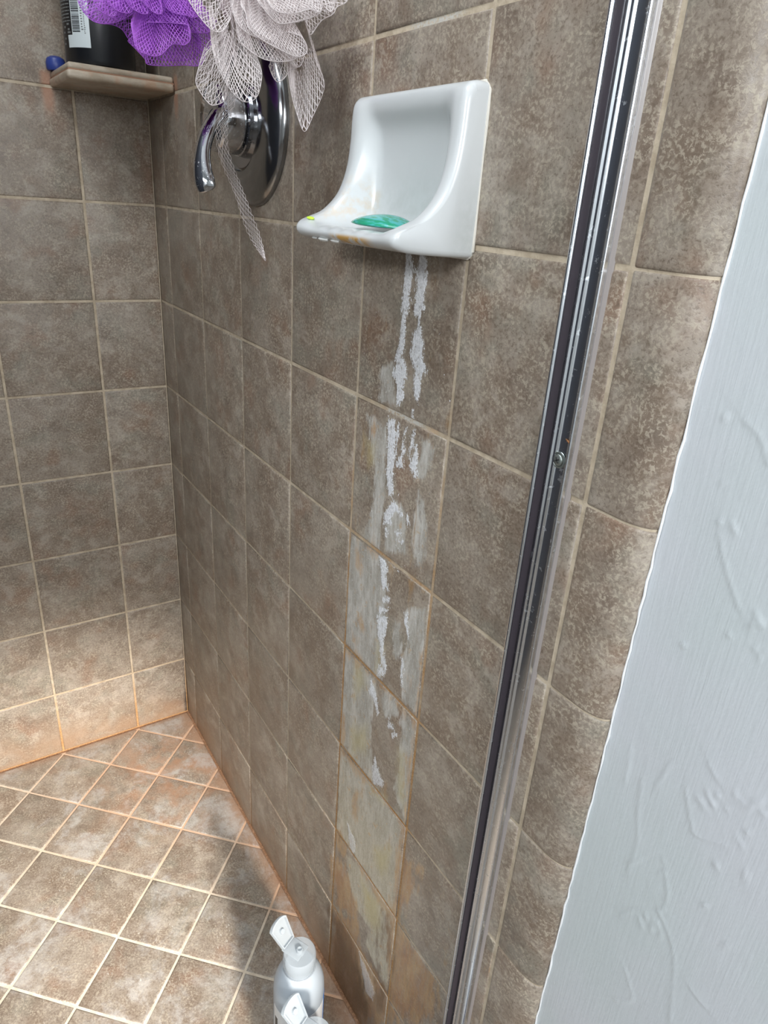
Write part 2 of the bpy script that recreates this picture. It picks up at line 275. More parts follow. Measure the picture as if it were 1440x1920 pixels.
LUMPS = [(11259,7615),(11303,7697),(11356,7745),(11434,7698),(11456,7837),(11506,7826),(11550,7829),(11588,7902),(11633,7850),(11300,7591),(11348,7657),(11588,7651),(11490,7249),(11664,7345),(11154,6942),(11168,6817),(11510,6883),(11715,6734),(11129,6276),(11171,6354),(11228,6372),(11263,6391),(11160,6237),(11228,6296),(11304,6315),(11576,7538),(10959,9479),(10822,9712),(11238,9034),(11230,8970),(11275,8997),(11284,8838),(11321,8801),(11346,8847),(11121,8829),(10868,9482),(10857,8594),(10728,10083)]
PINK = [('ruffle',[(6862,-1104,12482),(6902,-1083,12434),(6958,-1049,12372),(7036,-996,12295),(7082,-939,12283),(7153,-804,12321),(7196,-706,12366),(7186,-681,12416),(7136,-717,12462)],(5864,-693,13009),22,10),('ruffle',[(7030,-1080,12444),(7092,-1051,12367),(7141,-1005,12334),(7205,-909,12337),(7252,-815,12369),(7302,-751,12358),(7285,-724,12424),(7239,-742,12486)],(5864,-693,13009),22,10),('ruffle',[(6733,-1149,12419),(6783,-1126,12354),(6833,-1124,12263),(6909,-1069,12192),(7006,-973,12133),(7112,-861,12080),(7150,-788,12102),(7132,-770,12157),(7080,-796,12222),(7011,-875,12249)],(5864,-693,13009),22,10),('ruffle',[(6555,-1147,12430),(6620,-1145,12311),(6681,-1143,12201),(6754,-1094,12128),(6849,-1003,12067),(6932,-888,12059),(6981,-797,12083),(6981,-756,12137)],(5864,-693,13009),25,8),('ruffle',[(6614,-1178,12477),(6673,-1185,12360),(6742,-1155,12270),(6816,-1088,12216),(6877,-1015,12197),(6927,-937,12203),(6937,-880,12257)],(5864,-693,13009),22,8),('ruffle',[(6600,-954,12345),(6678,-927,12235),(6776,-847,12154),(6873,-776,12065),(6917,-723,12051),(6905,-675,12133)],(5864,-693,13009),25,8),('loop',[(6478,-1308,12320),(6566,-1328,12131),(6652,-1316,11987),(6759,-1272,11845),(6854,-1202,11757),(6900,-1130,11762),(6903,-1075,11826),(6859,-1029,11966),(6789,-1038,12084)],(6243,-1094,12534),38,6),('loop',[(6448,-1109,12259),(6519,-1131,12100),(6578,-1126,11995),(6639,-1091,11928),(6678,-1045,11914),(6682,-994,11970)],(6258,-1005,12620),38,5),('point',[(6709,-740,12119),(6768,-752,11995),(6840,-758,11853),(6933,-747,11695),(7013,-719,11582),(7002,-639,11703),(6978,-543,11870),(6942,-511,11978),(6856,-541,12099),(6776,-547,12240)],(6569,-566,12354),42,4),('ruffle',[(6651,-874,12056),(6697,-863,11986),(6736,-838,11944),(6755,-794,11965),(6761,-733,12032),(6789,-660,12073)],(6548,-753,12401),32,6),('ruffle',[(5961,-1170,12223),(6005,-1257,12031),(6046,-1287,11917),(6160,-1227,11782),(6205,-1169,11773),(6227,-1100,11820),(6189,-1049,11954)],(6130,-959,12425),32,5),('ruffle',[(6569,-490,12450),(6602,-500,12377),(6634,-482,12341),(6635,-433,12400),(6639,-381,12458),(6669,-297,12510),(6665,-257,12567),(6691,-187,12608),(6677,-149,12683)],(6222,-504,12830),30,6),('ruffle',[(6399,-1485,12487),(6440,-1463,12439),(6514,-1426,12350),(6606,-1367,12254),(6655,-1318,12224),(6678,-1268,12244),(6674,-1205,12333)],(5864,-693,13009),32,6),('ruffle',[(6664,-606,12619),(6734,-534,12581),(6806,-472,12525),(6864,-425,12476),(6856,-380,12549),(6819,-373,12628)],(5864,-693,13009),26,8)]
PURPLE = [('ruffle',[(5172,-1580,12430),(5276,-1576,12241),(5350,-1507,12191),(5421,-1407,12187),(5446,-1292,12287),(5507,-1202,12288),(5518,-1148,12335),(5495,-1134,12397),(5453,-1148,12457),(5357,-1281,12465),(5241,-1457,12457)],(4450,-976,13183),20,8),('ruffle',[(4913,-1550,12334),(4990,-1493,12262),(5064,-1443,12190),(5097,-1427,12147),(5190,-1293,12144),(5283,-1144,12162),(5358,-1032,12164),(5374,-971,12213),(5351,-937,12298),(5354,-885,12360),(5289,-878,12487),(5214,-921,12572)],(4450,-976,13183),20,8),('ruffle',[(4816,-1436,12411),(4890,-1407,12310),(5011,-1307,12215),(5132,-1128,12216),(5199,-1003,12251),(5192,-938,12346),(5141,-930,12450)],(4450,-976,13183),22,8),('ruffle',[(4613,-1910,12679),(4659,-1906,12600),(4722,-1875,12522),(4789,-1821,12466),(4845,-1750,12452),(4901,-1654,12469),(4944,-1553,12517),(4964,-1490,12562)],(4450,-976,13183),20,8),('ruffle',[(4988,-1761,12664),(5044,-1739,12588),(5119,-1679,12525),(5173,-1611,12511),(5194,-1562,12534),(5159,-1569,12592),(5094,-1621,12646)],(4450,-976,13183),20,8),('ruffle',[(5144,-1632,12662),(5199,-1611,12587),(5257,-1568,12533),(5312,-1511,12503),(5339,-1465,12512),(5303,-1472,12569),(5240,-1513,12633)],(4450,-976,13183),20,8),('ruffle',[(5303,-1497,12661),(5356,-1486,12576),(5418,-1445,12513),(5460,-1396,12497),(5463,-1368,12528),(5434,-1372,12575),(5388,-1397,12631)],(4450,-976,13183),20,8),('ruffle',[(4855,-1855,12669),(4931,-1819,12574),(4995,-1777,12509),(5054,-1710,12484),(5061,-1666,12527),(5017,-1669,12605)],(4450,-976,13183),20,8),('ruffle',[(5287,-1312,12679),(5345,-1303,12583),(5406,-1249,12539),(5472,-1162,12526),(5521,-1102,12511),(5542,-1029,12565),(5490,-1029,12662)],(4450,-976,13183),20,8),('ruffle',[(4455,-1825,12587),(4568,-1727,12502),(4651,-1616,12490),(4718,-1547,12454),(4793,-1506,12365),(4886,-1449,12266),(4936,-1397,12239),(4961,-1297,12319)],(4450,-976,13183),22,8),('ruffle',[(5117,-1209,12633),(5258,-1141,12458),(5359,-1017,12428),(5422,-901,12457),(5405,-845,12561)],(4450,-976,13183),22,8)]
STRIP = [[(5921,-950,11949),(5856,-980,11824),(5759,-1000,11693),(5606,-970,11541),(5572,-900,11325),(5612,-800,11092),(5713,-750,10827),(5794,-700,10658),(6125,-700,10498)],[(6148,-950,11891),(6142,-980,11785),(6056,-1000,11670),(5887,-950,11499),(5882,-900,11323),(5839,-800,11144),(5989,-750,10889),(6038,-700,10724),(6177,-700,10503)]]
PINK_C = (0.6247, -0.0762, 1.2703)
PURPLE_C = (0.462, -0.1045, 1.2902)

# ------------------------------------------------------------------ measured layout (metres; corner of the stall at the origin)
PITCH = 0.1556; JOINT = 0.0032
VX = [0.0] + [0.0635 + i * PITCH for i in range(7)]            # vertical joints of the right wall
HZ = [0.0] + [0.1477 + i * PITCH for i in range(15)]           # horizontal joints of both walls
LY = [0.0] + [0.1135 + i * PITCH for i in range(6)]            # vertical joints of the left wall (towards -y)
TT = 0.008

def tile_rings(w, h, poly=None):
    """pillow-edged tile, face at local z = 0"""
    P = poly or [(-w / 2, -h / 2), (w / 2, -h / 2), (w / 2, h / 2), (-w / 2, h / 2)]
    n = len(P); A = [Vector(p) for p in P]
    def inset(d):
        out = []
        for i in range(n):
            a, b, c = A[i - 1], A[i], A[(i + 1) % n]
            e1 = (b - a).normalized(); e2 = (c - b).normalized()
            n1 = Vector((-e1.y, e1.x)); n2 = Vector((-e2.y, e2.x))
            den = 1 + n1.dot(n2)
            out.append(b + (n1 + n2) * (d / max(den, 0.3)))
        return out
    rings = [(0, -TT), (0, -0.0022), (0.0005, -0.0010), (0.0014, -0.0003), (0.0030, 0.0)]
    vs, fs = [], []
    for d, z in rings: vs += [(p.x, p.y, z) for p in inset(d)]
    for r in range(len(rings) - 1):
        for i in range(n):
            j = (i + 1) % n; fs.append((r * n + i, r * n + j, (r + 1) * n + j, (r + 1) * n + i))
    fs.append(tuple((len(rings) - 1) * n + i for i in range(n)))
    return vs, fs
def tile_mesh(name, w, h, mat, poly=None):
    vs, fs = tile_rings(w, h, poly); me = pymesh(name, vs, fs, True); me.materials.append(mat); return sharp(me, 60)

def poly_sd(pts, X, Z):
    """signed distance (inside positive)"""
    n = len(pts); best = np.full(X.shape, 1e9); ins = np.zeros(X.shape, bool)
    for i in range(n):
        ax, az = pts[i]; bx, bz = pts[(i + 1) % n]
        ex, ez = bx - ax, bz - az; L = ex * ex + ez * ez + 1e-12
        t = np.clip(((X - ax) * ex + (Z - az) * ez) / L, 0, 1)
        best = np.minimum(best, np.hypot(X - ax - t * ex, Z - az - t * ez))
        c = (az > Z) != (bz > Z)
        with np.errstate(divide='ignore', invalid='ignore'):
            xi = ax + (Z - az) * ex / (ez if abs(ez) > 1e-12 else 1e-12)
        ins ^= c & (X < xi)
    return np.where(ins, best, -best)
def mask(polys, X, Z, soft):
    out = np.zeros(X.shape)
    for p in polys:
        p = [(a * 1e-4, b * 1e-4) for a, b in p]
        xs = [a for a, b in p]; zs = [b for a, b in p]
        if max(xs) < X.min() - 0.02 or min(xs) > X.max() + 0.02 or max(zs) < Z.min() - 0.02 or min(zs) > Z.max() + 0.02: continue
        out = np.maximum(out, np.clip(0.5 + poly_sd(p, X, Z) / (2 * soft), 0, 1))
    return out
def stained_tile(name, w, h, cx, cz, n=96):
    vs, fs = tile_rings(w, h); vs = vs[:16]; fs = fs[:12]
    b = 0.0014; g = np.linspace(0, 1, n)
    gx = -w / 2 + b + g * (w - 2 * b); gy = -h / 2 + b + g * (h - 2 * b)
    X, Y = np.meshgrid(gx, gy); WX, WZ = X + cx, Y + cz
    so = mask(SOAP, WX, WZ, 0.0045); fi = mask(FILM, WX, WZ, 0.008); ru = mask(RUST, WX, WZ, 0.012); br = mask(BROWN, WX, WZ, 0.022); ye = mask(YELLOW, WX, WZ, 0.016)
    if cx < 0.84 and cx > 0.69 and cz < 0.78:      # rust creeping out of the joints
        wob = 0.5 + 0.35 * np.sin(WX * 210 + cz * 40) + 0.25 * np.sin(WX * 97 + 2) ; wz = 0.5 + 0.35 * np.sin(WZ * 130 + 1) + 0.25 * np.sin(WZ * 61)
        amt = np.clip((0.80 - cz) / 0.25, 0.3, 1.0)
        cr_ = np.clip(1 - (h / 2 - Y) / 0.013, 0, 1) * np.clip(wob + np.clip(np.abs(X) / w - 0.2, 0, 1) * 1.5, 0, 1)
        rr_ = np.clip(1 - (w / 2 - X) / 0.011, 0, 1) * np.clip(wz + 0.2, 0, 1); ll_ = np.clip(1 - (X + w / 2) / 0.008, 0, 1) * np.clip(wz - 0.1, 0, 1)
        ru = np.maximum(ru, amt * np.maximum(np.maximum(cr_, rr_), ll_ * 0.7) * 0.95)
    edge = np.minimum(np.minimum(X + w / 2, w / 2 - X), np.minimum(Y + h / 2, h / 2 - Y))
    zz = np.where(edge < 0.003, -0.0003 * np.clip((0.003 - edge) / 0.0016, 0, 1), 0.0) + np.clip(so * 2 - 0.6, 0, 1) * 0.0004
    base = len(vs)
    vs = vs + list(zip(X.ravel(), Y.ravel(), zz.ravel()))
    I = np.arange(n * n).reshape(n, n) + base
    fs = fs + [tuple(int(c) for c in q) for q in np.stack([I[:-1, :-1].ravel(), I[:-1, 1:].ravel(), I[1:, 1:].ravel(), I[1:, :-1].ravel()], 1)]
    me = pymesh(name, vs, fs, True); me.materials.append(M_STAIN)
    a = me.color_attributes.new('stain', 'FLOAT_COLOR', 'POINT'); c = me.color_attributes.new('stain_two', 'FLOAT_COLOR', 'POINT')
    d = np.zeros((len(vs), 4)); e = np.zeros((len(vs), 4)); d[:, 3] = e[:, 3] = 1
    d[base:, 0] = so.ravel(); d[base:, 1] = fi.ravel(); d[base:, 2] = ru.ravel(); e[base:, 0] = br.ravel(); e[base:, 1] = ye.ravel()
    a.data.foreach_set('color', d.ravel()); c.data.foreach_set('color', e.ravel())
    return sharp(me, 60)

# ------------------------------------------------------------------ right wall: grout bed, square tiles, bullnose column
def bull_profile(off, x0):
    """flat face then a quarter-ellipse nose ending at the painted wall"""
    pts = [(x0, off)]
    for k in range(13):
        a = math.pi / 2 * k / 12
        pts.append((1.026 + (0.0245 - off * 0.8) * math.sin(a), 0.0125 - (0.0125 - off) * math.cos(a)))
    return pts
def extrude_xy(name, prof, z0, z1, smooth=True):
    n = len(prof); vs = [(x, y, z0) for x, y in prof] + [(x, y, z1) for x, y in prof]
    fs = [(i, (i + 1) % n, (i + 1) % n + n, i + n) for i in range(n)] + [tuple(range(n))[::-1], tuple(range(n, 2 * n))]
    return sharp(fix_normals(pymesh(name, vs, fs, smooth)), 35)
GR = 0.0013
wall_r = struct(link('wall_right', extrude_xy('wall_right', bull_profile(GR, -0.12) + [(1.049, 0.11), (-0.12, 0.11)], -0.1, 2.4), M_GROUT))
wall_l = struct(link('wall_left', box_mesh('wall_left', (-0.12, -1.06, -0.1), (-GR, 0.0, 2.4)), M_GROUT))
floor_ = struct(link('floor', box_mesh('floor', (-0.02, -0.98, -0.1), (0.96, 0.02, -GR)), M_FGROUT))

def jit(s=0.0016): return random.uniform(-s, s)
cache = {}
def cached(key, fn):
    if key not in cache: cache[key] = fn()
    return cache[key]
TOPROW = 13
for r in range(TOPROW):
    z0, z1 = HZ[r] + (JOINT / 2 if r else 0.001), HZ[r + 1] - JOINT / 2
    for c in range(7):
        x0, x1 = VX[c] + (JOINT / 2 if c else 0.0004), VX[c + 1] - JOINT / 2
        w, h, cx, cz = x1 - x0, z1 - z0, (x0 + x1) / 2, (z0 + z1) / 2
        if (c == 5 and r <= 6) or (c == 6 and r <= 2) or (c == 4 and r <= 1):
            me = stained_tile('wall_tile', w, h, cx, cz, 120 if c == 5 else 70)
        else:
            me = cached(('m', round(w, 4), round(h, 4)), lambda: tile_mesh('wall_tile', w, h, M_TILE))
        o = link('wall_tile', me, None, wall_r); o.location = (cx, random.uniform(-0.0002, 0.0002), cz)
        o.rotation_euler = (math.pi / 2 + jit(), jit(0.001), jit(0.001))
    # bullnose piece
    def mk():
        pr = bull_profile(0.0, VX[7] + JOINT / 2); pr = [pr[0], (pr[0][0] + 0.0004, 0), (pr[0][0] + 0.0012, 0), (pr[0][0] + 0.003, 0)] + pr[1:]; hh = (z1 - z0) / 2 + 0.0009
        n = len(pr); vs, fs = [], []
        rows = [(-hh, 0.0016), (-hh + 0.0004, 0.0007), (-hh + 0.0012, 0.0002), (-hh + 0.0025, 0), (hh - 0.0025, 0), (hh - 0.0012, 0.0002), (hh - 0.0004, 0.0007), (hh, 0.0016)]
        for zz, ins in rows:
            for i, (x, y) in enumerate(pr):
                a = math.pi / 2 * max(0, i - 4) / 12
                e = (0.0018, 0.0008, 0.0003)[i] if i < 3 else 0
                vs.append((x - ins * math.sin(a) - 1.02, y + ins * math.cos(a) + e, zz))
            vs.append((pr[-1][0] - 1.02 - 0.002, 0.02, zz)); vs.append((pr[0][0] - 1.02, 0.012, zz))
        m_ = n + 2
        for q in range(len(rows) - 1):
            for i in range(m_): fs.append((q * m_ + i, q * m_ + (i + 1) % m_, (q + 1) * m_ + (i + 1) % m_, (q + 1) * m_ + i))
        fs.append(tuple(range(m_))[::-1]); fs.append(tuple((len(rows) - 1) * m_ + i for i in range(m_)))
        me = fix_normals(pymesh('bullnose_tile', vs, fs, True)); me.materials.append(M_TILE); return sharp(me, 50)
    o = link('bullnose_tile', cached(('b', round(z1 - z0, 4)), mk), None, wall_r); o.location = (1.02, 0, (z0 + z1) / 2)

# ------------------------------------------------------------------ left wall tiles
for r in range(TOPROW):
    z0, z1 = HZ[r] + (JOINT / 2 if r else 0.001), HZ[r + 1] - JOINT / 2
    for c in range(6):
        y1, y0 = -LY[c] - (JOINT / 2 if c else 0.0012), -LY[c + 1] + JOINT / 2
        w, h = y1 - y0, z1 - z0
        me = cached(('m', round(w, 4), round(h, 4)), lambda: tile_mesh('wall_tile', w, h, M_TILE))
        o = link('wall_tile', me, None, wall_l)
        rot = Matrix(((0, 0, 1), (1, 0, 0), (0, 1, 0)))
        o.matrix_world = Matrix.Translation((random.uniform(-0.0002, 0.0002), (y0 + y1) / 2, (z0 + z1) / 2)) @ rot.to_4x4() @ Matrix.Rotation(jit(), 4, 'X') @ Matrix.Rotation(jit(), 4, 'Y')

# ------------------------------------------------------------------ floor tiles, laid diagonally and cut at the walls
S = 0.0773 * math.sqrt(2); U0 = (0.0845 - 0.0387) / math.sqrt(2); W0 = (0.0845 + 0.0387) / math.sqrt(2)
def clip(poly, nx, ny, d):
    out = []
    for i in range(len(poly)):
        a, b = poly[i], poly[(i + 1) % len(poly)]
        da, db = a[0] * nx + a[1] * ny - d, b[0] * nx + b[1] * ny - d
        if da >= 0: out.append(a)
        if da * db < 0:
            t = da / (da - db); out.append((a[0] + t * (b[0] - a[0]), a[1] + t * (b[1] - a[1])))
    return out
q2 = math.sqrt(0.5)
for i in range(-10, 10):
    for j in range(-4, 16):
        u, w = U0 + (i + 0.5) * S, W0 + (j + 0.5) * S
        cx, cy = (u + w) * q2, (u - w) * q2
        if cx < -0.09 or cy > 0.09 or cx > 1.0 or cy < -0.97: continue
        hs = (S - JOINT) / 2
        sq = [(-hs, -hs), (hs, -hs), (hs, hs), (-hs, hs)]
        P = [(cx + (a + b) * q2, cy + (a - b) * q2) for a, b in sq][::-1]
        P = clip(P, 1, 0, 0.003); P = clip(P, 0, -1, 0.003); P = clip(P, -1, 0, -0.925); P = clip(P, 0, 1, -0.94)
        if len(P) < 3: continue
        ar = abs(sum(P[k][0] * P[(k + 1) % len(P)][1] - P[(k + 1) % len(P)][0] * P[k][1] for k in range(len(P)))) / 2
        if ar < 0.0006: continue
        if len(P) == 4 and abs(ar - (2 * hs) ** 2) < 1e-7:
            o = link('floor_tile', cached('f', lambda: tile_mesh('floor_tile', 2 * hs, 2 * hs, M_FLOOR)), None, floor_)
            o.location = (cx, cy, random.uniform(-0.0002, 0.0002)); o.rotation_euler = (jit(), jit(), math.pi / 4)
        else:
            loc = [(a - cx, b - cy) for a, b in P]
            clean = [p for k, p in enumerate(loc) if math.dist(p, loc[k - 1]) > 0.002]
            if len(clean) < 3: continue
            o = link('floor_tile', tile_mesh('floor_tile', 0, 0, M_FLOOR, clean), None, floor_); o.location = (cx, cy, 0)

# ------------------------------------------------------------------ painted wall outside the stall
kp = NT('trowelled_white_paint'); P = kp.pos()
br = kp.noise(kp.vmath('MULTIPLY', P, (1.0, 1.0, 0.045)), 420, 3, 0.6)
lm = kp.noise(P, 38, 4, 0.55); fl = kp.noise(P, 160, 3, 0.6)
pcol = kp.mix(kp.step(kp.noise(P, 7, 3, 0.5), 0.3, 0.7), (0.525, 0.57, 0.585), (0.56, 0.58, 0.615))
nrm = kp.bump(kp.math('ADD', kp.math('MULTIPLY', br, 0.65), kp.math('ADD', kp.math('MULTIPLY', lm, 1.2), kp.math('MULTIPLY', fl, 0.4))), 0.4, 0.0009)
M_PAINT = kp.set(Base_Color=pcol, Roughness=0.42, Normal=nrm)
X0, X1, Z0, Z1 = 1.0495, 1.42, 0.30, 1.30
nx, nz = 250, 640
X, Z = np.meshgrid(np.linspace(X0, X1, nx), np.linspace(Z0, Z1, nz))
Dp = np.zeros(X.shape)
for rd in RIDGES:
    pts = catmull([(a * 1e-4, b * 1e-4) for a, b in rd], 6)
    best = np.full(X.shape, 1.0); side = np.zeros(X.shape)
    for a, b in zip(pts[:-1], pts[1:]):
        e = b - a; t = np.clip(((X - a[0]) * e[0] + (Z - a[1]) * e[1]) / (e @ e + 1e-12), 0, 1)
        dx, dz = X - a[0] - t * e[0], Z - a[1] - t * e[1]; d = np.hypot(dx, dz); cl = d < best
        side = np.where(cl, np.sign(e[0] * dz - e[1] * dx), side); best = np.minimum(best, d)
    Dp += 0.00032 * np.exp(-(best / 0.0016) ** 2) + 0.00022 * np.exp(-best / 0.012) * (side > 0)
for a, b in LUMPS:
    s1 = random.uniform(0.0014, 0.0024); s2 = s1 * random.uniform(1.0, 2.6); an = random.uniform(-0.9, 0.9)
    dx, dz = X - a * 1e-4, Z - b * 1e-4; c, s = math.cos(an), math.sin(an)
    Dp += random.uniform(0.00035, 0.0008) * np.exp(-((dx * c + dz * s) / s1) ** 2 - ((dz * c - dx * s) / s2) ** 2)
for _ in range(60):
    a, b = random.uniform(X0, X1), random.uniform(Z0, Z1); s1 = random.uniform(0.012, 0.05)
    Dp += random.uniform(-0.0004, 0.0004) * np.exp(-((X - a) ** 2 + ((Z - b) * 0.5) ** 2) / s1 ** 2)
fade = np.clip((X1 - X) / 0.03, 0, 1) * np.clip((Z1 - Z) / 0.03, 0, 1) * np.clip((Z - Z0) / 0.03, 0, 1)
Y = 0.0125 - Dp * fade
I = np.arange(nx * nz).reshape(nz, nx)
plaster = pymesh('wall_outer', np.stack([X.ravel(), Y.ravel(), Z.ravel()], 1).tolist(),
                 [tuple(int(c) for c in q) for q in np.stack([I[:-1, :-1].ravel(), I[:-1, 1:].ravel(), I[1:, 1:].ravel(), I[1:, :-1].ravel()], 1)], True)
bm = bmesh.new(); bm.from_mesh(plaster)
def quad(a, b, c, d):
    bm.faces.new([bm.verts.new(p) for p in (a, b, c, d)])
yb = 0.0125
quad((X0, yb, Z1), (2.8, yb, Z1), (2.8, yb, 2.4), (X0, yb, 2.4)); quad((X0, yb, -0.1), (2.8, yb, -0.1), (2.8, yb, Z0), (X0, yb, Z0)); quad((X1, yb, Z0), (2.8, yb, Z0), (2.8, yb, Z1), (X1, yb, Z1))
quad((2.8, 0.11, -0.1), (X0, 0.11, -0.1), (X0, 0.11, 2.4), (2.8, 0.11, 2.4)); quad((2.8, yb, -0.1), (2.8, 0.11, -0.1), (2.8, 0.11, 2.4), (2.8, yb, 2.4))
quad((X0, 0.11, -0.1), (X0, yb, -0.1), (X0, yb, 2.4), (X0, 0.11, 2.4))
bm.to_mesh(plaster); bm.free()
wall_o = struct(link('wall_outer', plaster, M_PAINT))
# lumpy bead of paint where the wall meets the bullnose
bead_pts = []; zz = 0.02
while zz < 2.2:
    bead_pts.append((1.0512 + random.uniform(-0.0005, 0.0006), 0.0118 + random.uniform(-0.0003, 0.0004), zz)); zz += 0.011
bead = link('trim_1', tube('trim_1', bead_pts, [random.uniform(0.0006, 0.0011) for _ in bead_pts], 8), simple('edge_paint', (0.78, 0.79, 0.80), 0.4)); struct(bead)

# ------------------------------------------------------------------ the rest of the bathroom (behind the camera; lights the stall and shows in the chrome)
M_WALLW = simple('white_wall_paint', (0.62, 0.63, 0.62), 0.6); M_CEIL = simple('ceiling_paint', (0.72, 0.73, 0.74), 0.8)
M_BFLOOR = simple('grey_bath_floor', (0.16, 0.135, 0.11), 0.5)
def far_wall():
    bm = bmesh.new()
    def bx(a, b):
        r = bmesh.ops.create_cube(bm, size=1.0)
        for v in r['verts']: v.co = Vector([a[i] + (v.co[i] + 0.5) * (b[i] - a[i]) for i in range(3)])
    y0, y1, z0, z1 = -0.72, -0.12, 1.12, 1.72
    bx((2.8, -2.1, -0.1), (2.9, y0, 2.4)); bx((2.8, y1, -0.1), (2.9, 0.11, 2.4)); bx((2.8, y0, -0.1), (2.9, y1, z0)); bx((2.8, y0, z1), (2.9, y1, 2.4))
    me = bpy.data.meshes.new('wall_far'); bm.to_mesh(me); bm.free(); return me
struct(link('wall_far', far_wall(), M_WALLW))
struct(link('wall_back', box_mesh('wall_back', (1.06, -2.2, -0.1), (2.9, -2.1, 2.4)), M_WALLW))
struct(link('wall_side', box_mesh('wall_side', (-0.12, -1.06, -0.1), (1.06, -0.945, 2.4)), simple('slate_side', (0.075, 0.085, 0.11), 0.5)))
struct(link('wall_return', box_mesh('wall_return', (1.0, -2.2, -0.1), (1.06, -1.06, 2.4)), M_WALLW))
struct(link('ceiling', box_mesh('ceiling', (-0.12, -2.2, 2.4), (2.9, 0.11, 2.45)), M_CEIL))
struct(link('floor_outer', box_mesh('floor_outer', (1.05, -2.1, -0.1), (2.8, 0.0125, -0.03)), M_BFLOOR))
struct(link('trim_2', box_mesh('trim_2', (0.925, -0.945, -0.1), (1.05, -0.001, 0.07), 0.008), M_TILE))

# ------------------------------------------------------------------ metals, plastics, ceramics
kc = NT('chrome'); ns_ = kc.noise(kc.pos(), 900, 2, 0.5); sp_ = kc.step(kc.noise(kc.pos(), 260, 4, 0.7), 0.58, 0.66)
M_CHROME = kc.set(Base_Color=kc.mix(kc.math('MULTIPLY', sp_, 0.35), (0.46, 0.47, 0.50), (0.66, 0.66, 0.66)), Metallic=1.0, Roughness=kc.math('MULTIPLY_ADD', sp_, 0.35, 0.07))
M_PLATE = simple('dark_chrome', (0.27, 0.275, 0.285), 0.16, 1.0)  # even, darker metal tone for the valve plate
ka = NT('polished_aluminium'); wp = ka.step(ka.noise(ka.pos(), 150, 4, 0.65), 0.60, 0.70)
M_ALU = ka.set(Base_Color=(0.78, 0.81, 0.86), Metallic=1.0, Roughness=ka.math('MULTIPLY_ADD', wp, 0.22, 0.20))
M_DARKSTRIP = simple('dark_plum', (0.040, 0.032, 0.040), 0.45)
kk = NT('clear_caulk'); M_CAULK = kk.set(Base_Color=(0.27, 0.24, 0.23), Roughness=0.3)
M_CAULKD = simple('old_grey_caulk', (0.115, 0.10, 0.09), 0.5)

# ------------------------------------------------------------------ shower door jamb (aluminium channel on the right wall)
jamb = empty('shower_door_jamb', (0.97, 0, 0.07)); tag(jamb, 'tall polished aluminium shower door channel screwed to the tiled wall', 'door frame')
def arc(cx, cy, r, a0, a1, n=5):
    return [(cx + r * math.cos(math.radians(a0 + (a1 - a0) * i / n)), cy + r * math.sin(math.radians(a0 + (a1 - a0) * i / n))) for i in range(n + 1)]
def local_extrude(name, prof, z0, z1, parent, mat, smooth=True):
    me = extrude_xy(name, [(x - parent.location.x, y - parent.location.y) for x, y in prof], z0 - parent.location.z, z1 - parent.location.z, smooth)
    return link(name, me, mat, parent)
JT = 2.0
prof = [(0.9545, 0.0), (0.9545, -0.0095)] + arc(0.9563, -0.0095, 0.0018, 180, 360, 6) + [(0.9581, -0.0018), (0.9605, -0.0018)] + \
       [(0.9610, -0.0020), (0.9620, -0.0036), (0.9632, -0.0041), (0.9642, -0.0036), (0.9648, -0.0033), (0.9656, -0.0038), (0.9668, -0.0036), (0.9680, -0.0024), (0.9688, -0.0020)] + \
       [(0.9755, -0.0020), (0.9762, -0.0027), (0.9768, -0.0020), (0.9790, -0.0020), (0.9792, -0.0050)] + arc(0.9802, -0.0050, 0.0010, 180, 360, 6) + [(0.9814, -0.0008), (0.9814, 0.0)]
local_extrude('channel', prof, 0.07, JT, jamb, M_ALU)
local_extrude('dark_strip', [(0.9583, -0.0019), (0.9583, -0.0092), (0.9591, -0.0092), (0.9593, -0.0019)], 0.07, JT, jamb, M_DARKSTRIP)  # thin dark plum strip along the inner face of the left leg
local_extrude('caulk_bead', [(0.9500, 0.0002)] + arc(0.9540, 0.0002, 0.0032, 180, 270, 4) + [(0.9545, 0.0002)], 0.07, JT, jamb, M_CAULKD)
o = local_extrude('caulk_bead', [(0.9814, 0.0004), (0.9814, -0.0016), (0.9822, -0.0010), (0.9834, -0.0005), (0.9845, 0.0004)], 0.07, JT, jamb, M_CAULK); o['label'] = 'thin clear caulk bead'
scr = link('screw', lathe('screw', [(0.0, 0.0), (0.0062, 0.0), (0.0060, -0.0008), (0.0050, -0.0011), (0.0044, -0.0004), (0.0042, -0.0012), (0.0034, -0.0019), (0.0, -0.0022)], 28, 'Y'), simple('zinc_screw', (0.30, 0.33, 0.31), 0.35, 0.8), jamb)
scr.location = Vector((0.9705, -0.0026, 0.9500)) - jamb.location; scr['label'] = 'countersunk cross-head screw'
cr = bmesh.new()
for a in (0.5, 0.5 + math.pi / 2):
    r = bmesh.ops.create_cube(cr, size=1.0)
    for v in r['verts']:
        p = Vector((v.co.x * 0.0046, v.co.y * 0.0006 - 0.0021, v.co.z * 0.0010)); c, s = math.cos(a), math.sin(a)
        v.co = Vector((p.x * c - p.z * s, p.y, p.x * s + p.z * c))
cm = bpy.data.meshes.new('cross_shade'); cr.to_mesh(cm); cr.free()
link('cross_shade', cm, simple('recess_shade', (0.03, 0.03, 0.03), 0.6), scr)  # raised dark cross, its colour stands in for the shade of a recess
fl_ = link('rust_flake', tube('rust_flake', [(0, 0, 0), (0.003, -0.0006, -0.0008), (0.006, -0.0003, -0.0022), (0.0075, 0, -0.003)], [0.0003, 0.0008, 0.0011, 0.0005], 6), simple('rust', (0.30, 0.13, 0.05), 0.8), jamb)
fl_.location = Vector((0.9735, -0.0028, 0.9665)) - jamb.location

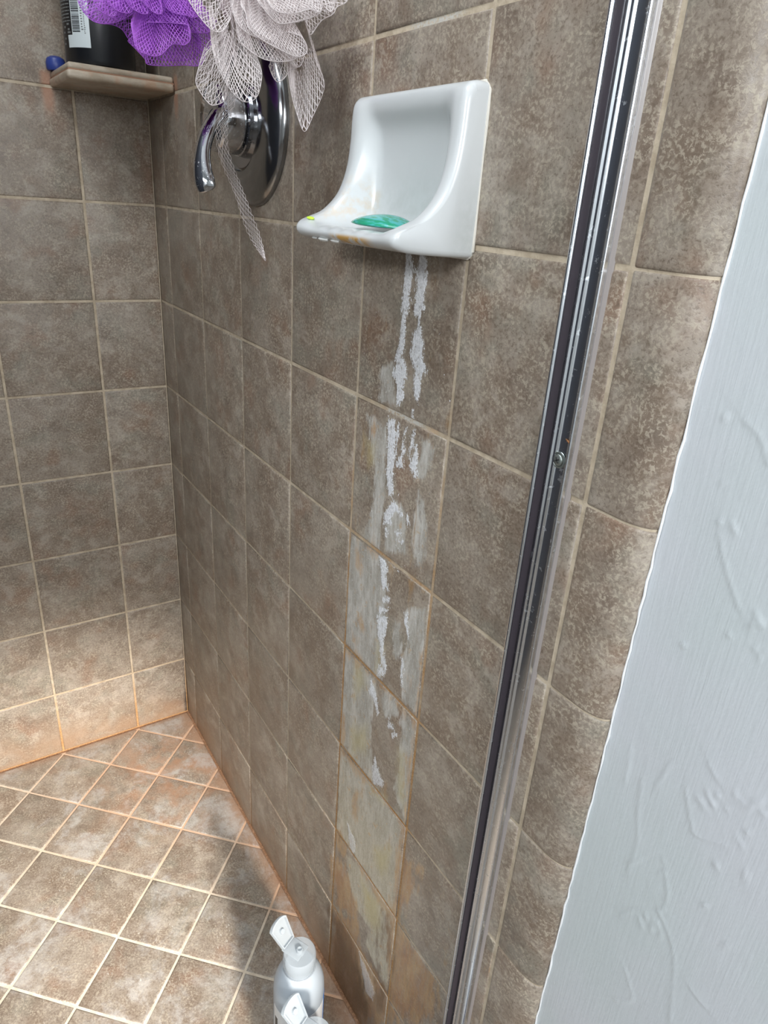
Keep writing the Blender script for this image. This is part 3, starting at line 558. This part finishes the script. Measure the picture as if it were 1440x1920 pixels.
# ------------------------------------------------------------------ ceramic soap dish
kd = NT('white_glazed_ceramic'); Pd = kd.pos(); dx, dy, dz = kd.sep(Pd)
nd = kd.noise(Pd, 90, 4, 0.65)
lipm = kd.math('MULTIPLY', kd.math('MULTIPLY', kd.step(dx, 0.745, 0.765), kd.step(dx, 0.822, 0.795)), kd.math('MULTIPLY', kd.step(dz, 1.0845, 1.081), kd.step(dy, -0.058, -0.066)))
inm = kd.math('MULTIPLY', kd.math('MULTIPLY', kd.step(dx, 0.728, 0.712), kd.step(dx, 0.690, 0.704)), kd.math('MULTIPLY', kd.step(dz, 1.135, 1.112), kd.step(dz, 1.088, 1.100)))
tx = kd.math('ADD', kd.math('MULTIPLY', lipm, kd.step(nd, 0.38, 0.6)), kd.math('MULTIPLY', kd.math('MULTIPLY', inm, kd.step(nd, 0.4, 0.7)), 0.35), None, True)
cavity_grey = kd.math('MULTIPLY', kd.step(dz, 1.15, 1.09), kd.math('MULTIPLY', kd.step(dy, -0.03, -0.008), kd.step(nd, 0.3, 0.7, 0.1, 0.45)))  # greyer towards the low back of the cavity, broken up by noise
M_CERAMIC = kd.set(Base_Color=kd.mix(tx, kd.mix(cavity_grey, (0.58, 0.60, 0.61), (0.40, 0.435, 0.42)), (0.62, 0.36, 0.10)), Roughness=0.24)
DX0, DX1 = 0.688, 0.8485
Wp = [(0, 1.191), (-.010, 1.191), (-.017, 1.188), (-.021, 1.180), (-.0225, 1.155), (-.026, 1.133), (-.034, 1.114), (-.048, 1.100), (-.062, 1.0935), (-.0705, 1.0895), (-.074, 1.0845), (-.071, 1.0790), (-.058, 1.0755), (-.03, 1.0738), (0, 1.073)]
Ip = [(0, 1.191), (-.010, 1.191), (-.017, 1.188), (-.0165, 1.178), (-.009, 1.164), (-.006, 1.140), (-.007, 1.110), (-.015, 1.0925), (-.043, 1.0868), (-.064, 1.0878), (-.0722, 1.0845), (-.0705, 1.0790), (-.058, 1.0755), (-.03, 1.0738), (0, 1.073)]
W_, I_ = catmull(Wp, 5), catmull(Ip, 5)
def sst(a, b, x):
    t = min(1, max(0, (x - a) / (b - a))); return t * t * (3 - 2 * t)
xs = []
L = DX1 - DX0
for d in (0, .0006, .0015, .003, .005, .0075, .010, .013, .016, .019, .022, .025, .028, .032, .036): xs.append(d)
mid = list(np.linspace(0.040, L - 0.040, 18)); xs = xs + mid + [L - d for d in reversed(xs)]
vs, fs = [], []
for x in xs:
    d = min(x, L - x); b = 1 - sst(0.011, 0.034, d)
    k = max(0.0, 1 - d / 0.006); sh = 0.006 * (1 - math.sqrt(max(0, 1 - k * k)))
    for t in range(len(W_)):
        y, z = W_[t] * b + I_[t] * (1 - b)
        zc, yc = 1.125, -0.02
        if y < -0.004:
            y = min(y + sh * (0.9 if y < -0.015 else 0.4), -0.001)
        if z > 1.16: z -= sh * (z - 1.16) / 0.031
        elif z < 1.10: z += sh * (1.10 - z) / 0.027 * 0.8
        # shallow draining ridges along the front lip
        if 0.04 < x < L - 0.04 and 8 * 5 <= t <= 10 * 5: z += 0.0006 * math.sin((x - 0.04) / (L - 0.08) * math.pi * 8)
        vs.append((x, y, z))
n = len(W_)
for i in range(len(xs) - 1):
    for t in range(n - 1): fs.append((i * n + t, i * n + t + 1, (i + 1) * n + t + 1, (i + 1) * n + t))
    fs.append((i * n + n - 1, i * n, (i + 1) * n, (i + 1) * n + n - 1))
fs.append(tuple(range(n))[::-1]); fs.append(tuple((len(xs) - 1) * n + t for t in range(n)))
dish = empty('soap_dish', (DX0, 0, 1.073)); tag(dish, 'white ceramic soap dish with rust-stained lip set in the tiled wall', 'soap dish')
dm = fix_normals(pymesh('dish_body', [(x, y, z - 1.073) for x, y, z in vs], fs, True)); link('dish_body', sharp(dm, 50), M_CERAMIC, dish)
# bead of old caulk around the plate and crusts of soap under the lip
cb = []
for x, z in [(0.6885, 1.078), (0.6885, 1.187), (0.693, 1.1915), (0.843, 1.1915), (0.8487, 1.186), (0.8487, 1.078), (0.844, 1.0728), (0.693, 1.0728), (0.6885, 1.078)]: cb.append((x - DX0, -0.0006, z - 1.073))
cb = [tuple(p) for p in np.concatenate([np.linspace(a, b, 9)[:-1] for a, b in zip(cb[:-1], cb[1:])])]; cb.append(cb[0])
link('caulk_bead', tube('caulk_bead', cb, [random.uniform(0.0007, 0.0014) for _ in cb], 6), simple('cream_caulk', (0.62, 0.59, 0.53), 0.6), dish)
M_CRUST = simple('dried_soap', (0.62, 0.62, 0.60), 0.6)
for x, s in ((0.732, 0.0035), (0.752, 0.0028), (0.716, 0.0018)):
    bmx = bmesh.new(); bmesh.ops.create_icosphere(bmx, subdivisions=2, radius=1)
    for v in bmx.verts: v.co = Vector((v.co.x * s * 2.4, v.co.y * s, v.co.z * s * 0.5)) * (1 + 0.2 * math.sin(v.co.x * 9 + v.co.y * 5))
    me = bpy.data.meshes.new('soap_crust'); bmx.to_mesh(me); bmx.free(); me.polygons.foreach_set('use_smooth', [True] * len(me.polygons))
    o = link('soap_crust', me, M_CRUST, dish); o.location = (x - DX0, -0.068, 1.0772 - 1.073)
bmx = bmesh.new(); bmesh.ops.create_icosphere(bmx, subdivisions=2, radius=1)
for v in bmx.verts: v.co = Vector((v.co.x * 0.004, v.co.y * 0.0022, v.co.z * 0.0012))
me = bpy.data.meshes.new('soap_chip'); bmx.to_mesh(me); bmx.free()
chip = link('soap_chip', me, simple('lime_soap', (0.55, 0.85, 0.05), 0.5)); chip.location = (0.7025, -0.0655, 1.0925); chip.rotation_euler = (0.25, 0.1, 0.5)
tag(chip, 'tiny lime green chip stuck on the white dish lip', 'soap')

# worn sliver of green soap lying in the dish
bmx = bmesh.new(); bmesh.ops.create_uvsphere(bmx, u_segments=40, v_segments=20, radius=1)
for v in bmx.verts:
    x, y, z = v.co
    hx = x * 0.036; hy = y * 0.020 * (1 - 0.35 * x * x); hz = (z * 0.0060 if z > 0 else z * 0.0030) * (1 - 0.55 * x * x) + 0.0022 * (1 - x * x) - 0.001
    v.co = Vector((hx, hy, hz))
me = bpy.data.meshes.new('soap_sliver'); bmx.to_mesh(me); bmx.free(); me.polygons.foreach_set('use_smooth', [True] * len(me.polygons))
ks = NT('green_soap'); vsn = ks.noise(ks.vmath('MULTIPLY', ks.obj(), (1, 4, 9)), 70, 3, 0.5)
so = link('soap_sliver', me, ks.set(Base_Color=ks.mix(ks.step(vsn, 0.40, 0.60), (0.02, 0.30, 0.17), (0.07, 0.42, 0.42)), Roughness=0.22, Normal=ks.bump(vsn, 0.3, 0.001)))
so.location = (0.772, -0.036, 1.0925); so.rotation_euler = (0.10, 0.02, 0.15)
tag(so, 'thin worn sliver of teal green soap in the white dish', 'soap')

# ------------------------------------------------------------------ shower valve
VC = (0.433, 0.0, 1.185)
valve = empty('shower_valve', VC); tag(valve, 'chrome shower valve with round plate and drooping lever handle', 'faucet')
link('escutcheon', lathe('escutcheon', [(0.0890, 0.0), (0.0895, -0.004), (0.0880, -0.0080), (0.0830, -0.0125), (0.0740, -0.0170), (0.0640, -0.0200), (0.0560, -0.0212), (0.0530, -0.0212), (0.0515, -0.0195), (0.0480, -0.0185), (0.0, -0.0185)], 72, 'Y'), M_PLATE, valve)
link('hub', lathe('hub', [(0.0375, -0.0180), (0.0375, -0.0230), (0.0360, -0.0240), (0.0355, -0.0480), (0.0340, -0.0530), (0.0290, -0.0570), (0.0180, -0.0600), (0.0, -0.0610)], 48, 'Y'), M_CHROME, valve)
path = catmull([(0.022, -0.050, 0.002), (0.034, -0.060, -0.003), (0.040, -0.071, -0.015), (0.043, -0.079, -0.032), (0.047, -0.083, -0.050), (0.052, -0.083, -0.066), (0.055, -0.080, -0.077)], 6)
wd = np.interp(np.linspace(0, 1, len(path)), [0, 0.25, 0.55, 0.85, 0.97, 1], [0.012, 0.0085, 0.0085, 0.0115, 0.0105, 0.005]); th = np.interp(np.linspace(0, 1, len(path)), [0, 0.3, 0.9, 1], [0.010, 0.0055, 0.0042, 0.002])
vs, fs = [], []; nn = 16
for i, p in enumerate(path):
    t = Vector(path[min(i + 1, len(path) - 1)] - path[max(i - 1, 0)]).normalized(); sd = Vector((0.62, 0.78, 0)); sd = sd - t * t.dot(sd); sd.normalize(); nr = sd.cross(t)
    for k in range(nn):
        a = 2 * math.pi * k / nn; vs.append(Vector(p) + sd * math.cos(a) * wd[i] + nr * math.sin(a) * th[i])
for i in range(len(path) - 1):
    for k in range(nn): fs.append((i * nn + k, i * nn + (k + 1) % nn, (i + 1) * nn + (k + 1) % nn, (i + 1) * nn + k))
fs.append(tuple(range(nn))[::-1]); fs.append(tuple((len(path) - 1) * nn + k for k in range(nn)))
link('lever', fix_normals(pymesh('lever', vs, fs, True)), M_CHROME, valve)

# ------------------------------------------------------------------ corner shelf
km = NT('beige_marble'); Pm = km.pos(); mx, my, mz = km.sep(Pm)
nm = km.noise(km.vmath('MULTIPLY', Pm, (1, 1, 3)), 30, 5, 0.65)
mcol = km.mix(km.step(nm, 0.35, 0.65), (0.36, 0.29, 0.215), (0.52, 0.45, 0.36))
mcol = km.mix(km.math('MULTIPLY', km.step(km.noise(Pm, 45, 3, 0.6), 0.5, 0.7), 0.5), mcol, (0.45, 0.25, 0.15))
M_MARBLE = km.set(Base_Color=mcol, Roughness=0.35)
shelf = empty('corner_shelf', (0, 0, 1.236)); tag(shelf, 'beige stone corner shelf with rounded edge fixed between the tiled walls', 'shelf')
link('upper_edge', box_mesh('upper_edge', (0.0005, -0.1435, 0.0108), (0.1375, -0.0005, 0.020), 0.0040, 4), M_MARBLE, shelf)
link('lower_edge', box_mesh('lower_edge', (0.0005, -0.1455, 0.0), (0.1400, -0.0005, 0.0112), 0.0045, 4), M_MARBLE, shelf)
link('joint_line', box_mesh('joint_line', (0.001, -0.1432, 0.0095), (0.1372, -0.001, 0.0125)), simple('rusty_joint', (0.34, 0.19, 0.12), 0.7), shelf)

# ------------------------------------------------------------------ black bottle on the shelf
BC = Vector((0.088, -0.088, 1.256)); BR = 0.0465
bott = empty('shampoo_bottle', BC); tag(bott, 'black cylindrical shampoo bottle with white barcode on the corner shelf', 'bottle')
M_BLACK = simple('black_plastic', (0.008, 0.009, 0.012), 0.32)
link('bottle_body', lathe('bottle_body', [(0.0, 0.0), (0.040, 0.0), (0.0445, 0.0015), (BR, 0.006), (BR, 0.17), (0.044, 0.182), (0.030, 0.192), (0.016, 0.196), (0.016, 0.210), (0.0, 0.210)], 64), M_BLACK, bott)
link('bottle_cap', lathe('bottle_cap', [(0.0, 0.205), (0.019, 0.205), (0.019, 0.228), (0.016, 0.231), (0.0, 0.231)], 40), M_BLACK, bott)
def patch(name, a0, a1, z0, z1, r, mat, parent, thick=0.0003, n=None):
    n = n or max(2, int(abs(a1 - a0) / 4)); vs, fs = [], []
    for i in range(n + 1):
        a = math.radians(a0 + (a1 - a0) * i / n); c, s = math.cos(a), math.sin(a)
        for rr in (r, r + thick):
            for z in (z0, z1): vs.append((c * rr, s * rr, z))
    for i in range(n):
        b = i * 4; q = b + 4
        fs += [(b + 2, q + 2, q + 3, b + 3), (b, b + 1, q + 1, q), (b, q, q + 2, b + 2), (b + 1, b + 3, q + 3, q + 1)]
    fs += [(0, 2, 3, 1), (n * 4, n * 4 + 1, n * 4 + 3, n * 4 + 2)]
    return link(name, fix_normals(pymesh(name, vs, fs)), mat, parent)
M_LABEL = simple('label_white', (0.62, 0.68, 0.70), 0.4); M_INK = simple('label_ink', (0.02, 0.02, 0.025), 0.4); M_GREYINK = simple('label_grey_print', (0.16, 0.17, 0.17), 0.45)
lab = patch('barcode_label', -59, -27, 0.034, 0.080, BR, M_LABEL, bott); lab['label'] = 'white barcode sticker'
patch('barcode_label', -70, -27, 0.020, 0.0345, BR, M_LABEL, bott)
z = 0.0375
while z < 0.074:
    hgt = random.choice((0.0005, 0.0008, 0.0012)); patch('barcode_bar', -57.5, -43, z, z + hgt, BR + 0.0003, M_INK, lab, 0.0002); z += hgt + random.choice((0.0006, 0.0009, 0.0013))
for z0 in np.arange(0.040, 0.073, 0.0030): patch('barcode_digit', -40.5, -37.5 + random.uniform(-1, 1), z0, z0 + 0.0014, BR + 0.0003, M_GREYINK, lab, 0.0002)
for z0 in np.arange(0.036, 0.076, 0.0021): patch('barcode_digit', -35.5, -34 + random.uniform(-0.5, 0.8), z0, z0 + 0.0011, BR + 0.0003, M_GREYINK, lab, 0.0002)
for i, z0 in enumerate(np.arange(0.050, 0.0795, 0.0038)):
    a = -97.0
    while a < -62:
        b = min(-61.5, a + random.uniform(4, 11)); patch('print_line', a, b, z0, z0 + 0.0013, BR, M_GREYINK, bott, 0.0002); a = b + 1.6
for i, (z0, hh) in enumerate(((0.0835, 0.0008), (0.0875, 0.0024), (0.0945, 0.0008), (0.104, 0.0030), (0.112, 0.0012), (0.117, 0.0012), (0.122, 0.0012))):
    a = -97.0 if hh > 0.001 else -97
    while a < -30:
        b = -28 if hh < 0.001 else min(-28, a + random.uniform(5, 13)); patch('print_line', a, b, z0, z0 + hh, BR, simple('label_pale_print', (0.34, 0.36, 0.36), 0.45) if i == 1 else M_GREYINK, bott, 0.0002); a = b + 1.8
for a0, z0, s in ((-86, 0.024, 5), (-82, 0.030, 4), (-85, 0.037, 5), (-81, 0.043, 4), (-72, 0.046, 6), (-70, 0.040, 5), (-71, 0.0365, 8)): patch('print_mark', a0, a0 + s, z0, z0 + 0.0022, BR, M_GREYINK, bott, 0.0002)

# blue cap lying at the end of the shelf
bc = link('blue_cap', lathe('blue_cap', [(0.0, 0.0), (0.012, 0.0), (0.0135, 0.002), (0.0138, 0.010), (0.0120, 0.0155), (0.0070, 0.0185), (0.0, 0.0195)], 32), simple('blue_plastic', (0.030, 0.055, 0.26), 0.4))
bc.location = (0.016, -0.136, 1.256); tag(bc, 'small rounded blue plastic cap at the wall end of the corner shelf', 'cap')

# ------------------------------------------------------------------ flip-top bottles standing on the floor
kb = NT('frosted_plastic'); 
M_FROST = kb.set(Base_Color=(0.66, 0.74, 0.82), Roughness=0.36, Transmission_Weight=0.38, IOR=1.35, Subsurface_Weight=0.0)
kcap = NT('clear_cap_plastic'); M_CAP = kcap.set(Base_Color=(0.50, 0.55, 0.59), Roughness=0.24, Transmission_Weight=0.20, IOR=1.3)
def thin_plastic(k, see):
    tr = k.n('BsdfTransparent'); tr.inputs[0].default_value = (0.94, 0.96, 0.98, 1); mx_ = k.n('MixShader'); mx_.inputs[0].default_value = see
    k.t.links.new(k.b.outputs[0], mx_.inputs[1]); k.t.links.new(tr.outputs[0], mx_.inputs[2]); k.t.links.new(mx_.outputs[0], k.t.nodes['Material Output'].inputs[0])
thin_plastic(kcap, 0.50); thin_plastic(kb, 0.14)
M_BLUE = simple('blue_label_print', (0.03, 0.20, 0.62), 0.4)
def alcohol(loc, rz, label):
    t = empty('flip_top_bottle', loc); t.rotation_euler = (0, 0, rz); tag(t, label, 'bottle', 'flip-top bottles on the shower floor')
    R = 0.0345
    link('bottle_body', lathe('bottle_body', [(0.0, 0.001), (0.030, 0.0), (0.0335, 0.002), (R, 0.006), (R, 0.128), (0.0338, 0.140), (0.0315, 0.151), (0.0275, 0.161), (0.0225, 0.168), (0.0190, 0.171), (0.0185, 0.176), (0.0, 0.176)], 56), M_FROST, t)
    cp = link('cap', lathe('cap', [(0.0, 0.1705), (0.0215, 0.1705), (0.0222, 0.172), (0.0218, 0.196), (0.0205, 0.1985), (0.0, 0.1990)], 48), M_CAP, t)
    link('spout', lathe('spout', [(0.0072, 0.1985), (0.0072, 0.1995), (0.0046, 0.2005), (0.0042, 0.2040), (0.0030, 0.2045), (0.0020, 0.2020), (0.0, 0.2018)], 24), M_CAP, cp)
    # raised flat the lid closes over
    link('lid_seat', box_mesh('lid_seat', (-0.0212, -0.0118, 0.1975), (0.006, 0.0118, 0.2000), 0.0008), M_CAP, cp)
    # open lid: paddle hinged at the -x side of the cap
    lid = []
    for k in range(13):
        a = math.radians(-70 + 140 * k / 12); lid.append((0.0305 + 0.0080 * math.cos(a) - 0.0026, 0.0150 * math.sin(a) / math.sin(math.radians(70))))
    lid = [(0.001, -0.0108)] + lid + [(0.001, 0.0108)]
    def slab(pts, z0, z1):
        n = len(pts); vs = [(x, y, z0) for x, y in pts] + [(x, y, z1) for x, y in pts]
        return vs, [(i, (i + 1) % n, (i + 1) % n + n, i + n) for i in range(n)] + [tuple(range(n))[::-1], tuple(range(n, 2 * n))]
    vs, fs = slab(lid, 0, 0.0016)
    rim = [(x * 0.90 + 0.0017, y * 0.86) for x, y in lid]; n = len(lid); b = len(vs)
    vs += [(x, y, 0.0016) for x, y in lid] + [(x, y, 0.0052) for x, y in lid] + [(x, y, 0.0052) for x, y in rim] + [(x, y, 0.0016) for x, y in rim]
    for r in range(3):
        for i in range(n): fs.append((b + r * n + i, b + r * n + (i + 1) % n, b + (r + 1) * n + (i + 1) % n, b + (r + 1) * n + i))
    lo = link('flip_lid', sharp(fix_normals(pymesh('flip_lid', vs, fs, True)), 35), M_CAP, t)
    HX = Vector((-0.0205, 0.0, 0.1985))
    dirv = Vector((-0.58, 0.0, 0.81)).normalized(); side = Vector((0, 1, 0)); nrm = dirv.cross(side).normalized()
    if nrm.x < 0: nrm = -nrm; side = -side
    lo.matrix_local = Matrix.Translation(HX) @ Matrix((dirv, side, nrm)).transposed().to_4x4()
    pin = link('plug_pin', lathe('plug_pin', [(0.0, 0.0014), (0.0034, 0.0014), (0.0032, 0.0050), (0.0018, 0.0054), (0.0, 0.0050)], 20), M_CAP, lo); pin.location = (0.0195, 0, 0)
    link('hinge', box_mesh('hinge', (-0.0225, -0.0045, 0.1955), (-0.0195, 0.0045, 0.1995), 0.0006), M_CAP, t)
    l = patch('label_band', 20, 150, 0.030, 0.118, R, M_BLUE, t, 0.0003); l['label'] = 'blue printed label edge'
    patch('label_band', -125, 20, 0.030, 0.112, R, simple('clear_label', (0.72, 0.74, 0.76), 0.35), t, 0.0002)
    patch('print_mark', -118, -108, 0.070, 0.092, R + 0.0002, M_INK, t, 0.0002)
    return t
alcohol((0.7565, -0.0885, 0.0), math.radians(27), 'frosted clear flip-top bottle standing nearest the stall corner')
alcohol((0.855, -0.118, 0.0), math.radians(27), 'frosted flip-top bottle nearer the door channel, mostly cut off by the frame')

# ------------------------------------------------------------------ net bath puffs
def net_mesh(name, sheets, width, rims=(), rim_r=0.0005):
    """sheets: arrays (nu, nv, 3) of staggered lattice nodes -> ribbons along the diamond mesh and along the folded rim"""
    V, F = [], []; base = 0
    for G in sheets:
        nu, nv, _ = G.shape
        du = np.gradient(G, axis=0); dv = np.gradient(G, axis=1); N = np.cross(du, dv); N /= (np.linalg.norm(N, axis=2, keepdims=True) + 1e-9)
        A, B, NN = [], [], []
        for i in range(nu - 1):
            sh = i % 2
            a = G[i, :]; b = G[i + 1, :]
            A.append(a); B.append(b); NN.append(N[i])
            if sh == 0: A.append(a[1:]); B.append(b[:-1]); NN.append(N[i][1:])
            else: A.append(a[:-1]); B.append(b[1:]); NN.append(N[i][:-1])
        
        A, B, NN = np.concatenate(A), np.concatenate(B), np.concatenate(NN)
        E = B - A; S_ = np.cross(E, NN); S_ /= (np.linalg.norm(S_, axis=1, keepdims=True) + 1e-9); S_ *= width / 2
        m_ = len(A)
        q = np.stack([A - S_, A + S_, B + S_, B - S_], 1).reshape(-1, 3)
        V.append(q); F.append(np.arange(m_ * 4).reshape(-1, 4) + base); base += m_ * 4
    for G in rims:      # folded edge of the net: a fine three-sided cord
        T = np.gradient(G, axis=0); T /= np.linalg.norm(T, axis=1, keepdims=True) + 1e-9
        a_ = np.cross(T, np.array([0.3, 0.2, 0.93])); a_ /= np.linalg.norm(a_, axis=1, keepdims=True) + 1e-9; b_ = np.cross(T, a_); m_ = len(G)
        ring = np.stack([G + (a_ * math.cos(t) + b_ * math.sin(t)) * rim_r for t in (0, 2.094, 4.189)], 1)
        V.append(ring.reshape(-1, 3)); I_ = np.arange(m_ * 3).reshape(m_, 3) + base
        F.append(np.concatenate([np.stack([I_[:-1, k], I_[:-1, (k + 1) % 3], I_[1:, (k + 1) % 3], I_[1:, k]], 1) for k in range(3)])); base += m_ * 3
    V = np.concatenate(V); F = np.concatenate(F)
    me = bpy.data.meshes.new(name); me.vertices.add(len(V)); me.vertices.foreach_set('co', V.astype(np.float32).ravel())
    me.loops.add(len(F) * 4); me.loops.foreach_set('vertex_index', F.astype(np.int32).ravel())
    me.polygons.add(len(F)); me.polygons.foreach_set('loop_start', np.arange(0, len(F) * 4, 4, dtype=np.int32))
    me.update(calc_edges=True); me.validate(); return me
def resample(P, n):
    d = np.r_[0, np.cumsum(np.linalg.norm(np.diff(P, axis=0), axis=1))]; t = np.linspace(0, d[-1], n)
    return np.stack([np.interp(t, d, P[:, k]) for k in range(3)], 1), d[-1]
def sheet(rim, knot, cell, bul, sign, nrm, umax=0.82, seed=0):
    C = catmull(rim, 8); _, Ln = resample(C, 4)
    nv = max(6, int(Ln / cell)); R_, _ = resample(C, nv * 2 + 1)
    Lu = np.linalg.norm(C - knot, axis=1).mean() * umax; nu = max(5, int(Lu / (cell * 0.85)))
    rng = np.random.RandomState(seed); ph = rng.uniform(0, 6.3, 3)
    G = np.zeros((nu, nv, 3))
    for i in range(nu):
        u = umax * (i / (nu - 1)) ** 1.0
        row = R_[(i % 2)::2][:nv]
        vv = np.linspace(0, 1, nv)
        p = row * (1 - u) + knot * u
        amp = bul * (math.sqrt(min(1, u * 5)) * (1 - 0.6 * u)) * sign
        rip = (0.0030 * np.sin(vv * 17 + ph[0] + u * 3) + 0.0016 * np.sin(vv * 37 + ph[1])) * min(1, 0.25 + u * 3) * (1 - 0.5 * u)
        G[i] = p + nrm[None, :] * (amp * (0.35 + 0.65 * np.sin(np.pi * np.clip(vv, 0.02, 0.98))) + rip)[:, None]
    return G
FW = np.array([-0.7542, 0.5156, -0.4065])
def puff(name, data, label, mat, mat_core, core_c, core_r, hook, dens=1.25, lw=0.00040):
    root = empty(name, Vector(core_c)); tag(root, label, 'bath puff', 'net bath puffs'); rc = np.array(core_c)
    for i, (kind, rim, kn, cell, bul) in enumerate(data):
        rim = np.array(rim) * 1e-4 - rc; kn = np.array(kn) * 1e-4 - rc; cell *= dens * 1e-4; bul *= 1e-3
        um = 0.82
        if kind != 'ruffle':
            cen = rim.mean(axis=0); um = 0.34; kn = cen + (kn - cen) * 2.3
        sh = [sheet(rim, kn, cell, bul, -1, FW, um, i * 3), sheet(rim, kn, cell, bul, 0.9, FW, um, i * 3 + 1)]
        cell *= 1.0
        if kind == 'none': sh.append(sheet(rim * 0.985 + kn * 0.015, kn, cell, bul, 0.1, FW, 0.8, i * 3 + 2))
        nm_ = {'ruffle': 'net_ruffle', 'loop': 'net_loop', 'point': 'net_point'}[kind]
        link(nm_, net_mesh(nm_, sh, lw, [catmull(rim, 10)], 0.00045 if kind == 'ruffle' else 0.00025), mat, root)
        if i % 2 == 0 and kind == 'ruffle':      # the far, upper half of the ball
            rim2 = 2 * kn - rim; rim2 = kn + (rim2 - kn) * 0.9
            link('net_ruffle', net_mesh('net_ruffle', [sheet(rim2, kn, 0.0032, 0.010, -1, FW, 0.82, i + 50), sheet(rim2, kn, 0.0032, 0.010, 1, FW, 0.82, i + 51)], 0.0006), mat, root)
    bmx = bmesh.new(); bmesh.ops.create_icosphere(bmx, subdivisions=4, radius=1)
    for v in bmx.verts:
        f = 1 + 0.10 * math.sin(7 * v.co.x + 3 * v.co.z) + 0.07 * math.sin(11 * v.co.y - 5 * v.co.z) + 0.05 * math.sin(19 * v.co.x)
        v.co = Vector((v.co.x * core_r * f, v.co.y * core_r * f * 0.8, v.co.z * core_r * f * 0.9))
    me = bpy.data.meshes.new('packed_core'); bmx.to_mesh(me); bmx.free(); me.polygons.foreach_set('use_smooth', [True] * len(me.polygons))
    link('packed_core', me, mat_core, root)
    hk = Vector(hook); link('hanging_cord', tube('hanging_cord', [Vector((0, 0, 0.02)), (hk - Vector(core_c)) * 0.5 + Vector((0, -0.01, 0.02)), hk - Vector(core_c)], 0.0016, 8), mat_core, root)
    return root
def net_mat(name, col):
    k = NT(name); tr = k.n('BsdfTranslucent'); tr.inputs[0].default_value = (*col, 1); mx_ = k.n('MixShader'); mx_.inputs[0].default_value = 0.35
    k.set(Base_Color=col, Roughness=0.45); k.t.links.new(k.b.outputs[0], mx_.inputs[1]); k.t.links.new(tr.outputs[0], mx_.inputs[2])
    k.t.links.new(mx_.outputs[0], k.t.nodes['Material Output'].inputs[0]); return k.mat
def core_mat(name, a, b):
    k = NT(name); w = k.noise(k.obj(), 420, 3, 0.6, 1.0); return k.set(Base_Color=k.mix(k.step(w, 0.35, 0.65), a, b), Roughness=0.7, Normal=k.bump(w, 0.7, 0.002))
pp = puff('bath_puff', PINK, 'pale pink net bath puff with loose mesh trailing over the valve', net_mat('pale_pink_net', (0.82, 0.755, 0.755)), core_mat('pale_pink_core', (0.42, 0.33, 0.33), (0.62, 0.50, 0.50)), PINK_C, 0.040, (0.60, -0.012, 1.52))
S0 = np.array(STRIP, float) * 1e-4 - np.array(PINK_C)
Lc, Rc = catmull(S0[0], 6), catmull(S0[1], 6); nS = 46; Lr, _ = resample(Lc, nS); Rr, _ = resample(Rc, nS)
G1 = np.zeros((nS, 5, 3)); G2 = np.zeros((nS, 5, 3))
for i in range(nS):
    for j in range(5):
        t = (j + 0.5 * (i % 2)) / 4.5; p = Lr[i] * (1 - t) + Rr[i] * t; G1[i, j] = p - FW * 0.004 * math.sin(math.pi * t); G2[i, j] = p + FW * 0.004 * math.sin(math.pi * t)
link('net_tail', net_mesh('net_tail', [G1, G2], 0.00042), bpy.data.materials['pale_pink_net'], pp)
puff('bath_puff', PURPLE, 'bright purple net bath puff hanging in front of the black bottle', net_mat('purple_net', (0.48, 0.15, 0.70)), core_mat('purple_core', (0.10, 0.015, 0.22), (0.24, 0.04, 0.46)), PURPLE_C, 0.040, (0.40, -0.012, 1.52), 1.75, 0.00052)
for hx, lb in ((0.60, 'small chrome wall hook holding the pale pink puff'), (0.40, 'small chrome wall hook holding the purple puff')):
    h = empty('wall_hook', (hx, 0, 1.52)); tag(h, lb, 'hook')
    link('hook_plate', lathe('hook_plate', [(0.016, 0.0), (0.016, -0.003), (0.012, -0.005), (0.0, -0.005)], 28, 'Y'), M_CHROME, h)
    link('hook_arm', tube('hook_arm', [(0, -0.003, 0), (0, -0.014, -0.004), (0, -0.020, 0.002), (0, -0.021, 0.010)], 0.0025, 10), M_CHROME, h)
